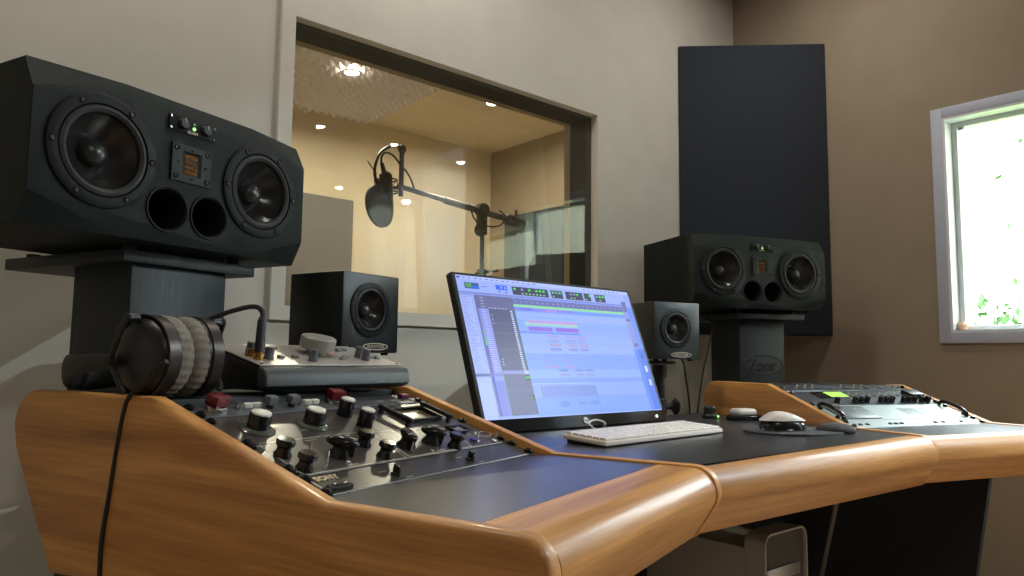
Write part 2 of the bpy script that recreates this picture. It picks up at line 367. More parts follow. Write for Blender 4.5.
def downlight(loc, label, group, lens, power, spread, size=.05, col=(1, .86, .7), k=1):
    t = empty('ceiling_spotlight', loc, 0, label, 'ceiling light', group)
    b = nb(); lathe(b, [(.036*k, -.001), (.036*k+.014, -.001), (.036*k+.016, -.005), (.036*k+.010, -.009), (.036*k, -.004)], seg=40, close=True); obj('trim_ring', b, STEEL, t)
    b = nb(); lathe(b, [(0, -.0028), (.036*k, -.0028)], seg=40); obj('lens', b, lens, t)
    la = bpy.data.lights.new('spotlight_bulb', 'AREA'); la.shape = 'DISK'; la.size = size*k; la.energy = power; la.color = col; la.spread = R(spread)
    lo = bpy.data.objects.new('spotlight_bulb', la); C.objects.link(lo); lo.parent = t; lo.location = (0, 0, -.012)
    return t
GB = 'recessed spotlights in the booth ceiling'
downlight((1.70, 3.19, QZ-.052), 'glaring recessed spotlight among the grey foam of the booth ceiling', GB, LAMP, 13, 170, col=(1, .88, .70))
downlight((2.586, 3.168, QZ), 'recessed spotlight in the plain part of the booth ceiling', GB, LAMP, 13, 170, col=(1, .88, .70))
GC = 'recessed spotlights in the control room ceiling'
for (x, y, e_) in [(2.46, -1.38, 6), (3.13, -1.4, 5)]:
    downlight((x, y, ZC), 'recessed round spotlight in the control room ceiling', GC, LAMP2, e_, 170, col=(1, .955, .88))
SOFT = mat('added_fill_panel', (1, 1, 1), .5, emit=(1, .92, .82), strength=2)  # added unseen panels that fill the room and soften shadows
for (x, y, e_) in [(.5, -1.5, 15), (.05, 1.40, 5.5), (1.15, 1.40, 5.0), (2.35, 1.15, 4.5)]:
    downlight((x, y, ZC), 'added wide round fill light panel in the control room ceiling, unseen', 'added fill light panels in the control room ceiling', SOFT, e_, 170, col=(1, .955, .88), k=5)
downlight((3.39, -.84, HZ), 'recessed round spotlight in the hall ceiling', None, LAMP2, 110, 170, col=(.78, .92, 1))

# microphone, pop filter and boom stand in the booth, all seen through the glass
Y = 2.80; E3 = lambda x, z, y=Y: (x, y, z+EYE)
t = empty('microphone_stand', (2.23, Y, 0), 0, 'black boom microphone stand holding the microphone in the booth', 'microphone stand'); L = Matrix.Translation(-t.location)
V = lambda x, z, y=Y: L @ Vector(E3(x, z, y))
b = nb(); lathe(b, [(0, 0), (.14, 0), (.14, .012), (.12, .022), (.02, .03), (0, .03)], None, 36); obj('round_base', b, BLK, t)
b = nb(); cyl(b, (0, 0, .028), (0, 0, 1.33), .016, seg=16); cyl(b, (0, 0, 1.3), V(2.229, .70), .011, seg=14); obj('pole', b, BLK, t)
b = nb(); cyl(b, (0, 0, 1.29), (0, 0, 1.35), .023, seg=16, bev=.004); tube(b, [(0, 0, 1.32), (-.05, -.02, 1.322), (-.055, -.02, 1.30)], .006); tube(b, [(0, 0, 1.335), (.06, -.02, 1.345), (.085, -.02, 1.35)], .007); obj('height_clutch', b, RUB, t)
b = nb(); cyl(b, V(2.226, .725, Y-.028), V(2.226, .725, Y+.028), .032, seg=20, bev=.006); box(b, -.028, .022, -.016, .016, .60+EYE, .72+EYE, .006); obj('boom_joint', b, BLK, t)
b = nb(); cyl(b, V(2.216, .655, Y-.03), V(2.176, .615, Y-.05), .012, .008); lathe(b, [(0, -.008), (.026, -.008), (.03, 0), (.026, .008), (0, .008)], Matrix.Translation(V(2.17, .61, Y-.05)) @ Matrix.Rotation(R(80), 4, 'Y'), 18); obj('boom_knob', b, RUB, t)
b = nb(); cyl(b, V(1.74, .765), V(2.45, .695), .012, seg=14); cyl(b, V(2.0, .739), V(2.45, .695), .0165, seg=14); obj('boom_arm', b, mat('grey_tube', (.07, .075, .08), .4), t)
b = nb(); cyl(b, V(2.38, .70), V(2.50, .688), .030, seg=20, bev=.006); cyl(b, V(2.45, .70), V(2.45, .755), .008); obj('counterweight', b, BLK, t)
b = nb(); cyl(b, V(1.757, .72), V(1.757, .94), .0115, seg=12); lathe(b, [(0, -.012), (.018, -.01), (.022, 0), (.018, .01), (0, .012)], Matrix.Translation(V(1.757, .938)) @ Matrix.Rotation(R(90), 4, 'X'), 16); obj('upright_tip', b, mat('grey_tube_tip', (.06, .065, .07), .4), t)
t = empty('microphone', E3(1.668, .60), 0, 'large condenser microphone in a shock mount, hanging in the booth', 'microphone'); L = Matrix.Translation(-t.location)
ax = Matrix.Translation(V(1.692, .615)) @ Vector((-.09, 0, 1)).to_track_quat('Z', 'Y').to_matrix().to_4x4()
b = nb(); lathe(b, [(0, .075), (.027, .078), (.029, .085), (.029, .19), (.02, .2), (.012, .205), (0, .205)], ax, 24); obj('body', b, mat('mic_body', (.06, .055, .05), .4, metal=.5), t)
b = nb(); lathe(b, [(0, 0), (.018, .004), (.027, .02), (.029, .076), (0, .078)], ax, 24); obj('grille', b, mat('mic_grille', (.10, .095, .085), .45, metal=.6, bump=.6, bscale=600), t)
b = nb()
for h, rr in ((.11, .05), (.165, .05)): lathe(b, [(rr-.003, h-.003), (rr+.003, h-.003), (rr+.003, h+.003), (rr-.003, h+.003)], ax, 28, True)
for k in range(6):
    a0, a1 = 2*PI*k/6, 2*PI*(k+.5)/6
    cyl(b, ax @ Vector((.05*math.cos(a0), .05*math.sin(a0), .11)), ax @ Vector((.03*math.cos(a1), .03*math.sin(a1), .135)), .0015, seg=6)
    cyl(b, ax @ Vector((.05*math.cos(a0), .05*math.sin(a0), .165)), ax @ Vector((.03*math.cos(a1), .03*math.sin(a1), .14)), .0015, seg=6)
    cyl(b, ax @ Vector((.05*math.cos(a0), .05*math.sin(a0), .11)), ax @ Vector((.05*math.cos(a0), .05*math.sin(a0), .165)), .002, seg=6)
cyl(b, V(1.72, .755), V(1.757, .755), .008); cyl(b, V(1.63, .80), V(1.583, .85), .003); obj('shock_mount', b, mat('shock_mount_metal', (.05, .048, .045), .4, metal=.4), t)
t = empty('microphone_cable', E3(1.66, .83), 0, 'black cable looping from the booth microphone to the boom tip', 'cable'); L = Matrix.Translation(-t.location)
b = nb(); tube(b, [V(1.655, .84), V(1.652, .88), V(1.672, .905), V(1.71, .90), V(1.745, .87), V(1.80, .82), V(1.835, .75)], .0045); obj('cord', b, RUB, t)
b = nb(); cyl(b, V(1.668, .81), V(1.654, .855), .012, .009); obj('plug', b, BLK, t)
t = empty('pop_filter', E3(1.645, .548), 0, 'round black pop filter on a curved gooseneck in front of the microphone', 'pop filter'); L = Matrix.Translation(-t.location)
ax = Matrix.Translation(V(1.590, .634, Y-.10)) @ Matrix.Rotation(R(22), 4, 'Z') @ Matrix.Rotation(R(84), 4, 'X')
b = nb(); lathe(b, [(0, .003), (.085, .003), (.085, -.003), (0, -.003)], ax, 32); obj('screen', b, mat('pop_mesh', (.035, .033, .03), .8), t)
b = nb(); lathe(b, [(.083, -.006), (.091, -.006), (.091, .006), (.083, .006)], ax, 32, True); obj('rim', b, BLK, t)
b = nb(); tube(b, [V(1.588, .715, Y-.095), V(1.570, .78, Y-.085), V(1.602, .865, Y-.06), V(1.672, .925, Y-.02), V(1.72, .942, Y-.015), V(1.755, .938, Y-.01)], .0065); cyl(b, V(1.590, .70, Y-.095), V(1.584, .745, Y-.092), .012); obj('gooseneck', b, BLK, t)
t = empty('boom_cable', E3(2.2, .65), 0, 'thin black cable hanging in loops around the boom joint in the booth', 'cable'); L = Matrix.Translation(-t.location)
b = nb(); tube(b, [V(2.13, .73, Y-.03), V(2.14, .67, Y-.045), V(2.18, .64, Y-.05), V(2.26, .64, Y-.045), V(2.32, .66, Y-.04), V(2.345, .71, Y-.03), V(2.31, .73, Y-.03)], .004); obj('cord', b, RUB, t)

# ------------------------------------------------------------------ large loudspeakers
SW, SH, SD = .548, .25, .333
def cabinet_bm():
    b = nb(); box(b, 0, SW, 0, SD, 0, SH, .0015, 1)
    for sx in (0, 1):
        for sz in (0, 1):
            X = lambda u: u if sx == 0 else SW-u
            Zc = lambda v: v if sz == 0 else SH-v
            p1, p2, p3 = Vector((X(.152), 0, Zc(0))), Vector((X(0), 0, Zc(.050))), Vector((X(0), .026, Zc(0)))
            n = (p2-p1).cross(p3-p1); n.normalize()
            if n.dot(Vector((X(0), 0, Zc(0)))-p1) < 0: n = -n
            g = bmesh.ops.bisect_plane(b, geom=b.verts[:]+b.edges[:]+b.faces[:], plane_co=p1, plane_no=n, clear_outer=True)
            bmesh.ops.holes_fill(b, edges=[e for e in b.edges if e.is_boundary], sides=0)
    return b
def hole(x, z, r, d, r2=None):
    b = nb(); lathe(b, [(0, .02), (r, .02), (r if r2 is None else r2, -d), (0, -d)], FRONT(x, 0, z), 40); return b
def woofer(parent, x, z, s=1.0, name='woofer', screws=6, twist=0.0):
    b = nb(); M = FRONT(x, 0, z)
    lathe(b, [(.0905*s, 0), (.0905*s, .0035*s), (.088*s, .005*s), (.0745*s, .005*s), (.0735*s, .002*s), (.0725*s, -.002*s)], M, 56)
    w = obj(name, b, mat_('woofer_frame'), parent)
    b = nb(); lathe(b, [(.0735*s, .001*s), (.071*s, .0045*s), (.066*s, .006*s), (.061*s, .0035*s), (.0585*s, -.003*s)], M, 56); obj('surround', b, RUB, w)
    b = nb(); lathe(b, [(.0588*s, -.003*s), (.05*s, -.0125*s), (.038*s, -.022*s), (.022*s, -.032*s)], M, 56); obj('cone', b, CONE, w)
    b = nb(); lathe(b, [(.0245*s, -.0305*s), (.022*s, -.022*s), (.016*s, -.0155*s), (.008*s, -.0122*s), (0, -.011*s)], M, 36); obj('dust_cap', b, DUST, w)
    for k in range(screws):
        a = twist+2*PI*k/screws; b = nb(); lathe(b, [(0, .0062*s), (.0028*s, .0062*s), (.0045*s, .0075*s), (.0056*s, .0055*s), (.0056*s, .0045*s)], FRONT(x+.0815*s*math.cos(a), 0, z+.0815*s*math.sin(a)), 12); obj('screw', b, RUB, w)
    return w
def mat_(n): return MATS[n]
mat('woofer_frame', (.007, .010, .0095), .55, spec=.22, bump=.1, bscale=600)
def big_speaker(loc, rz, label):
    t = empty('loudspeaker', loc, rz, label, 'loudspeaker', None)
    hs = [hole(.112, .130, .074, .05), hole(.432, .130, .074, .05), hole(.230, .059, .0355, .14), hole(.315, .059, .0355, .14)]
    cut(cabinet_bm(), hs, BLKV, 'cabinet', t)
    woofer(t, .112, .130); woofer(t, .432, .130)
    for x in (.230, .315):
        b = nb(); M = FRONT(x, 0, .059); lathe(b, [(.0405, 0), (.0400, .0025), (.0375, .0025), (.0345, -.006), (.0335, -.03), (.0335, -.13), (0, -.13)], M, 40); obj('bass_port', b, [PORTM], t)
    b = nb(); x0, x1, z0, z1 = .231, .311, .112, .178; cx, cz = .271, .145
    # tweeter plate: frame with a flared mouth
    mouth = [(-.020, -.022), (.020, -.022), (.020, .022), (-.020, .022)]; inner = [(-.013, -.018), (.013, -.018), (.013, .018), (-.013, .018)]
    out = [b.verts.new((x, -.004, z)) for x, z in ((x0, z0), (x1, z0), (x1, z1), (x0, z1))]; ob = [b.verts.new((v.co.x, 0, v.co.z)) for v in out]
    mo = [b.verts.new((cx+x, -.004, cz+z)) for x, z in mouth]; mi = [b.verts.new((cx+x, -.0008, cz+z)) for x, z in inner]
    for i in range(4):
        j = (i+1) % 4
        b.faces.new([out[i], out[j], mo[j], mo[i]]); b.faces.new([mo[i], mo[j], mi[j], mi[i]]); b.faces.new([ob[i], ob[j], out[j], out[i]])
    tw = obj('tweeter_plate', b, GREYP, t, 20)
    b = nb()
    for k in range(8):
        zz = cz-.018+.0045*k; v = [b.verts.new(q) for q in ((cx-.013, -.0004, zz), (cx+.013, -.0004, zz), (cx+.013, -.0022, zz+.00225), (cx-.013, -.0022, zz+.00225), (cx+.013, -.0004, zz+.0045), (cx-.013, -.0004, zz+.0045))]
        b.faces.new([v[0], v[1], v[2], v[3]]); b.faces.new([v[3], v[2], v[4], v[5]])
    obj('ribbon', b, GOLD, tw, 0)
    b = nb()
    for k in range(3): box(b, cx-.0135, cx+.0135, -.0036, -.0022, cz-.0098+.0085*k, cz-.0078+.0085*k)
    obj('ribbon_bars', b, GREYP, tw)
    for x, z, r in [(x0+.008, z0+.008, .0042), (x1-.008, z0+.008, .0042), (x1-.008, z1-.008, .0042), (x0+.008, z1-.008, .0042), (cx, z1-.007, .002), (cx, z0+.007, .002), (x0+.012, cz, .002), (x1-.012, cz, .002)]:
        b = nb(); lathe(b, [(0, .0048), (r*.5, .0048), (r, .006), (r*1.2, .004)], FRONT(x, 0, z), 12); obj('screw', b, GLOSSB, tw)
    b = nb(); box(b, .222, .320, -.0025, 0, .1985, .2265, .002); cp = obj('control_panel', b, PORTM, t)
    for x in (.249, .296):
        b = nb(); lathe(b, [(.0098, .0025), (.0092, .009), (.008, .0105), (0, .0105)], FRONT(x, 0, .2135), 24); kn = obj('knob', b, RUB, cp)
        b = nb(); box(b, x-.0005, x+.0005, -.0112, -.0104, .2145, .2225); obj('knob_pointer', b, CREAM, cp)
    b = nb(); lathe(b, [(.0030, .0025), (.0025, .0042), (0, .0048)], FRONT(.2725, 0, .2105), 14); obj('power_light', b, GRNLED, cp, label='glowing green light')
    b = nb(); lathe(b, [(.0028, .0025), (.0022, .004), (0, .0045)], FRONT(.2725, 0, .2185), 14); obj('level_light', b, mat('dim_green_light', srgb(120, 190, 120), .4), cp)
    obj('lettering', text_bm('ADAM', .0075, .0003, FRONT(.270, -.0027, .2025)), CREAM, cp, 0)
    for x, z in ((.2265, .2225), (.2265, .2025), (.3155, .2225), (.3155, .2025)):
        b = nb(); lathe(b, [(0, .0035), (.002, .0035), (.0026, .0025)], FRONT(x, 0, z), 10); obj('screw', b, GLOSSB, cp)
    return t
SPA = .364
spL = big_speaker((.150, 1.239, .186+EYE), SPA, 'black twin-woofer loudspeaker with cut-off front corners, on the stand above the headphones')
spR = copy_tree(spL); spR.location = (2.053, 1.438, .178+EYE); spR.rotation_euler = (0, 0, -SPA)
spR['label'] = 'black twin-woofer loudspeaker lying before the tall corner acoustic panel'
def big_stand(loc, rz, label, u0, u1, d0, D, pu0, pu1, pd0, pD, ztop, zsp, sign):
    t = empty('speaker_stand', (loc[0], loc[1], 0), rz, label, 'speaker stand')
    b = nb(); box(b, u0, u1, d0, d0+D, ztop-.021, ztop, .002); tp = obj('top_plate', b, STANDM, t)
    for x in (u0+.03, u1-.03):
        for y in (d0+.03, d0+D-.04):
            b = nb(); cyl(b, (x, y, ztop), (x, y, zsp), .012, seg=14); obj('pad', b, RUB, tp)
    b = nb(); box(b, pu0, pu1, pd0, pd0+pD, .02, ztop-.021, .002); pl = obj('pillar', b, STANDM, t)
    b = nb(); box(b, pu0-.05, pu1+.05, pd0-.05, pd0+pD+.05, 0, .02, .003); obj('base_plate', b, STANDM, t)
    if sign:
        cx, cz = (pu0+pu1)/2, EYE-.016
        b = nb()
        seg = 48; A, B = .088, .037
        rg = [[b.verts.new((cx+k*A*math.cos(2*PI*i/seg) if k == 1 else cx+(A-.004)*math.cos(2*PI*i/seg), pd0-dy, cz+(B if k == 1 else B-.004)*math.sin(2*PI*i/seg))) for i in range(seg)] for k, dy in ((1, .0002), (1, .0016), (0, .0016), (0, .0002))]
        for a, c in zip(rg, rg[1:]):
            for i in range(seg): b.faces.new([a[i], a[(i+1) % seg], c[(i+1) % seg], c[i]])
        tb = text_bm('Zaor', .058, .0008, FRONT(cx, pd0-.0009, cz-.002), bold=.0012)
        me = bpy.data.meshes.new('tmp'); tb.to_mesh(me); tb.free(); b.from_mesh(me); bpy.data.meshes.remove(me)
        obj('oval_emblem', b, mat('emblem_black', (.007, .008, .009), .5), pl, 0, 'dark oval emblem with lettering')
    return t
big_stand((.150, 1.239), SPA, 'black box-pillar stand under the left loudspeaker, behind the headphones', .19, .472, .05, .36, .217, .416, .066, .165, .176+EYE, .186+EYE, False)
big_stand((2.053, 1.438), -SPA, 'black box-pillar stand with a dark oval emblem under the right loudspeaker', .195, .483, .037, .29, .243, .437, .091, .168, .166+EYE, .178+EYE, True)

# ------------------------------------------------------------------ small loudspeakers on poles
def small_speaker(loc, rz, label):
    S = .165
    t = empty('small_loudspeaker', loc, rz, label, 'loudspeaker')
    b = nb(); box(b, 0, S, 0, .16, 0, S, .003, 2); cut(b, [hole(.079, .089, .047, .045)], mat('small_cabinet', (.013, .016, .015), .4, bump=.15, bscale=500) if 'small_cabinet' not in MATS else MATS['small_cabinet'], 'cabinet', t)
    w = woofer(t, .079, .089, .64, 'driver', 4, PI/4)
    b = nb(); M = FRONT(.096, 0, .013); bmesh.ops.create_cone(b, cap_ends=True, segments=32, radius1=.5, radius2=.5, depth=1, matrix=M @ Matrix.Diagonal((.072, .0125, .002, 1)))
    bd = obj('oval_badge', b, BLK, t)
    b = nb(); seg = 40
    rg = [[b.verts.new((.096+a*math.cos(2*PI*i/seg), -.0016, .013+c*math.sin(2*PI*i/seg))) for i in range(seg)] for a, c in ((.037, .0075), (.0345, .0056))]
    for i in range(seg): b.faces.new([rg[0][i], rg[0][(i+1) % seg], rg[1][(i+1) % seg], rg[1][i]])
    tb = text_bm('AURATONE', .0095, .0002, FRONT(.096, -.0016, .013)); me = bpy.data.meshes.new('tmp'); tb.to_mesh(me); tb.free(); b.from_mesh(me); bpy.data.meshes.remove(me)
    obj('badge_lettering', b, CREAM, bd, 0)
    for x in (.02, .145):
        for y in (.02, .14):
            b = nb(); cyl(b, (x, y, -.005), (x, y, 0), .008, seg=12); obj('rubber_foot', b, RUB, t)
    return t
ssL = small_speaker((.708, 1.334, .007+EYE), .271, 'small black boxy loudspeaker behind the silver monitor controller')
ssR = copy_tree(ssL); ssR.location = (1.686, 1.321, .002+EYE); ssR.rotation_euler = (0, 0, -.255); ssR['label'] = 'small black boxy loudspeaker on a pole to the right of the computer screen'
def pole_stand(x, y, ztop, rz, label):
    t = empty('speaker_pole', (x, y, 0), rz, label, 'speaker stand')
    b = nb(); lathe(b, [(0, 0), (.12, 0), (.12, .010), (.10, .02), (.02, .028), (0, .028)], None, 36); obj('round_base', b, BLK, t)
    b = nb(); cyl(b, (0, 0, .025), (0, 0, ztop-.03), .016, seg=18); obj('pole', b, BLK, t)
    b = nb(); box(b, -.035, .035, -.035, .035, ztop-.010, ztop, .003); cyl(b, (0, 0, ztop-.05), (0, 0, ztop-.012), .022, seg=18); obj('top_plate', b, BLK, t)
    b = nb(); cyl(b, (0, 0, EYE-.165), (0, 0, EYE-.115), .021, seg=18, bev=.003); cyl(b, (.015, -.01, EYE-.14), (.04, -.022, EYE-.14), .009); lathe(b, [(0, -.006), (.022, -.006), (.028, 0), (.022, .006), (0, .006)], Matrix.Translation((.045, -.025, EYE-.14)) @ Matrix.Rotation(R(90), 4, 'Y') @ Matrix.Rotation(R(25), 4, 'X'), 6); obj('clamp_knob', b, RUB, t)
    return t
pole_stand(1.797, 1.390, .002+EYE-.005, 0, 'black pole stand under the small loudspeaker right of the screen')
pole_stand(.770, 1.430, .007+EYE-.005, 0, 'black pole stand under the small loudspeaker behind the monitor controller')

# ------------------------------------------------------------------ desk
DZ = EYE-.161                                                  # work surface
Aw = Vector((.467, .576, 0))
desk = empty('studio_desk', (1.365, .9, 0), 0, 'large oak and charcoal studio desk with two angled rack wings', 'desk')
DM = Matrix.Translation((-1.365, -.9, 0))
ML = DM @ Matrix.Translation((Aw.x, Aw.y, DZ)) @ Matrix.Rotation(WDA, 4, 'Z')                    # left wing frame: x = u, y = v, z above the surface
MR = DM @ Matrix.Translation((2.73-Aw.x, Aw.y, DZ)) @ Matrix.Rotation(-WDA, 4, 'Z') @ Matrix.Translation((-.485, 0, 0))   # right wing: x from the inner side
def nose_arc(f, o=0):
    # cross-section of the nosing from the top edge round the front and back along the sloping underside; f = front, o = grown outwards
    q = [(f+.036-.036*math.sin(a), -.036+.036*math.cos(a)) for a in [R(118)*k/12 for k in range(13)]]
    y, z = q[-1]; d = (z+.100)/math.tan(R(58))
    q += [(y+d*.5, z-(z+.100)*.5), (y+d, -.100), (y+d+.004, -.104)]
    return [(a-o*.8, b+o*(.3 if b > -.03 else -.5)) for a, b in q]
def panel_profile(bend, top0, ztop, back, zb, nose=-.090):
    arc = [(y-.003, z+.003 if z > -.02 else z) for y, z in nose_arc(nose)]
    bk = [(back-.055+.055*math.sin(a), ztop-.055+.055*math.cos(a)) for a in [PI/2*k/8 for k in range(9)]]
    prof = arc[::-1]                          # bottom of the nose up to its top
    prof += [(bend-.02, .003), (bend+.02, .010)] if False else [(bend, .003)]
    prof += [(top0, ztop)] + bk + [(back-.01, ztop-.09), (back-.13, zb)]
    return prof
PL = panel_profile(.185, .505, .104, .852, -.155); PR = panel_profile(.110, .385, .098, .664, -.150, -.113)
b = nb(); prism(b, PL, 'x', -.036, -.006, .0095, 4, ML); obj('side_panel', b, WOODLP, desk, 40)
b = nb(); prism(b, PL, 'x', .4865, .5075, .003, 2, ML); obj('side_panel', b, WOODLP, desk, 40)
b = nb(); prism(b, PR, 'x', -.0225, -.0015, .003, 2, MR); obj('side_panel', b, WOODRP, desk, 40)
PO = panel_profile(.110, .383, .094, .47, -.150, -.113)
b = nb(); prism(b, PO, 'x', .491, .521, .0095, 4, MR); obj('side_panel', b, WOODRP, desk, 40)
for M, m, x0, x1, fl, fn in ((ML, WOODL, -.006, .4865, 0, -.090), (MR, WOODR, -.0015, .491, -.073, -.112)):
    b = nb(); prism(b, [(fl, 0)]+nose_arc(fn)+[(0, -.104)], 'x', x0, x1, 0, 1, M); obj('front_nosing', b, m, desk, 40)
# centre nosing between the inner panels
b = nb(); xl = lambda y: Aw.x+.508*math.cos(WDA)-(y-Aw.y-.508*math.sin(WDA))*math.tan(WDA)
ra = [(.6725, 0)]+nose_arc(.646)+[(.72, -.104)]; rb = [(.6725, 0)]+nose_arc(.608)+[(.72, -.104)]
va = [b.verts.new(DM @ Vector((xl(y), y, DZ+z))) for y, z in ra]; vb = [b.verts.new(DM @ Vector((2.73-xl(y), y, DZ+z))) for y, z in rb]
for i in range(len(va)): b.faces.new([va[i], va[(i+1) % len(va)], vb[(i+1) % len(va)], vb[i]])
b.faces.new(va[::-1]); b.faces.new(vb); obj('front_nosing', b, WOODC, desk, 40)
e1 = Vector((math.cos(WDA), math.sin(WDA), 0)); e2 = Vector((-math.sin(WDA), math.cos(WDA), 0))
q0 = Aw+.508*e1+e2*.0; xa = lambda y: q0.x-(y-q0.y)*math.tan(WDA)
b = nb(); prism(b, [(xa(.6725), .6725), (2.73-xa(.6725), .6725), (2.73-xa(1.345), 1.345), (xa(1.345), 1.345)], 'z', DZ-.03, DZ, 0, 1, DM); obj('work_surface', b, LAM, desk)
b = nb(); box(b, -.0055, .486, .0005, .60, -.028, 0, M=ML); obj('work_surface', b, LAM, desk)
b = nb(); box(b, -.001, .4905, -.0725, .50, -.028, 0, M=MR); obj('work_surface', b, LAM, desk)
b = nb(); box(b, -.0055, .486, .53, .772, .079, .097, .001, M=ML); obj('top_shelf', b, DESKBLK, desk)
b = nb(); box(b, -.001, .4905, .395, .64, .072, .090, .001, M=MR); obj('top_shelf', b, DESKBLK, desk)
for M, x0, x1, bk in ((ML, -.026, -.014, .70), (ML, .4905, .4965, .70), (MR, -.0175, -.0115, .70), (MR, .500, .512, .70)):
    pf = [(.05, -.103), (.115, -.145), (.233, -DZ), (bk+.06, -DZ), (.62, -.27), (.60, -.15)] if abs(x0+.0175) > .001 and abs(x0-.4905) > .001 else [(.12, -.05), (.155, -.165), (.32, -DZ), (bk+.06, -DZ), (.62, -.27), (.60, -.05)]
    b = nb(); prism(b, pf, 'x', x0, x1, 0, 1, M); obj('leg_panel', b, DESKBLK, desk)
b = nb(); box(b, 1.0, 1.73, 1.30, 1.318, .25, DZ-.03, M=DM); obj('modesty_panel', b, DESKBLK, desk)

# ------------------------------------------------------------------ rack gear
SLL = R(17.5); SLR = R(18.9)
FLW = Matrix.Translation((Aw.x, Aw.y, DZ)) @ Matrix.Rotation(WDA, 4, 'Z')
FL = FLW @ Matrix.Translation((0, .215, 0)) @ Matrix.Rotation(SLL, 4, 'X')
FRW = Matrix.Translation((2.73-Aw.x, Aw.y, DZ)) @ Matrix.Rotation(-WDA, 4, 'Z') @ Matrix.Translation((-.485, 0, 0))
FR = FRW @ Matrix.Translation((0, .105, 0)) @ Matrix.Rotation(SLR, 4, 'X')
def unit(F, s0, s1, face, label, depth=.05, x0=.001, x1=.4815, cat='rack unit'):
    t = empty('rack_unit', None, label=label, cat=cat, matrix=F @ Matrix.Translation((0, s0, 0)))
    b = nb(); box(b, x0, x1, .0008, s1-s0-.0008, -.003, 0, .0008, 1); fp = obj('faceplate', b, face, t)
    b = nb(); box(b, .02, .463, .004, s1-s0-.004, -depth, -.003); obj('chassis', b, DESKBLK, t)
    return t, fp
def rscrew(t, x, y, r=.0058, h=.006):
    b = nb(); lathe(b, [(0, h), (r*.6, h), (r, h*.6), (r, 0)], UPM(x, y, 0), 14); lathe(b, [(r*1.3, .0012), (r*1.3, 0)], UPM(x, y, 0), 14); obj('rack_screw', b, GLOSSB, t)
def knob_round(t, x, y, r, h, skirt=0, cap=None, body=None, name='knob', flute=0):
    b = nb(); n = 32
    rings = []
    for rr, hh in ((r*1.02, 0), (r, h*.15), (r*.96, h*.92), (r*.86, h)):
        rings.append([b.verts.new((x+rr*(1+(flute*(.5+.5*math.cos(i*PI*.75)) if hh > h*.1 and hh < h else 0))*math.cos(2*PI*i/n), y+rr*math.sin(2*PI*i/n)*(1), hh)) for i in range(n)])
    for a, c in zip(rings, rings[1:]):
        for i in range(n): b.faces.new([a[i], a[(i+1) % n], c[(i+1) % n], c[i]])
    b.faces.new(rings[-1])
    k = obj(name, b, body or GLOSSB, t, 40)
    if cap:
        b = nb(); lathe(b, [(r*.9, h*.93), (r*.86, h*1.06), (r*.7, h*1.1), (0, h*1.11)], UPM(x, y, 0), 28); obj('cap', b, cap, k)
    if skirt:
        b = nb(); lathe(b, [(r, .004), (skirt*.85, .004), (skirt, .0015), (skirt, 0)], UPM(x, y, 0), 32); obj('skirt', b, SMOKE, k)
    return k
def knob_pointer(t, x, y, L, h, ang, m=GLOSSB, line=CREAM):
    """chicken-head pointer knob: round foot and a raised tapered bar"""
    b = nb(); M = UPM(x, y, 0) @ Matrix.Rotation(ang, 4, 'Z')
    lathe(b, [(L*.72, 0), (L*.70, h*.12), (L*.52, h*.30), (L*.46, h*.55), (L*.5, h*.7), (0, h*.8)], M, 28)
    bmesh.ops.create_uvsphere(b, u_segments=28, v_segments=14, radius=1, matrix=M @ Matrix.Translation((0, 0, h*.72)) @ Matrix.Diagonal((L, L*.46, h*.30, 1)))
    prism(b, [(0, -L*.3), (L*.80, -L*.16), (L*.80, L*.16), (0, L*.3)], 'z', h*.05, h*.8, .0012, 2, M)
    k = obj('pointer_knob', b, m, t, 40)
    b = nb(); box(b, L*.76, L*.815, -.0008, .0008, h*.06, h*.75, M=M); box(b, L*.1, L*.80, -.0008, .0008, h*.955, h*1.022, M=M @ Matrix.Translation((0, 0, -h*.02))); obj('pointer_line', b, line, k, 0)
    return k
def toggle(t, x, y, ang=.3, h=.016):
    b = nb(); lathe(b, [(0, .003), (.0035, .003), (.0055, .002), (.0055, 0)], UPM(x, y, 0), 6); s = obj('toggle_switch', b, STEEL, t)
    b = nb(); cyl(b, (x, y, .002), (x+h*math.sin(ang), y+h*.25, h*math.cos(ang)), .0014, .0024, 10); obj('lever', b, STEEL, s)
def outline(t, pts, w=.0011, name='printed_outline'):
    b = nb()
    for p0, p1 in zip(pts, pts[1:]):
        p0, p1 = Vector((*p0, 0)), Vector((*p1, 0)); d = (p1-p0).normalized(); nrm = Vector((-d.y, d.x, 0))*w/2
        v = [b.verts.new(q+Vector((0, 0, .0003))) for q in (p0-nrm-d*w/2, p1-nrm+d*w/2, p1+nrm+d*w/2, p0+nrm-d*w/2)]; b.faces.new(v)
    obj(name, b, CREAM, t, 0)
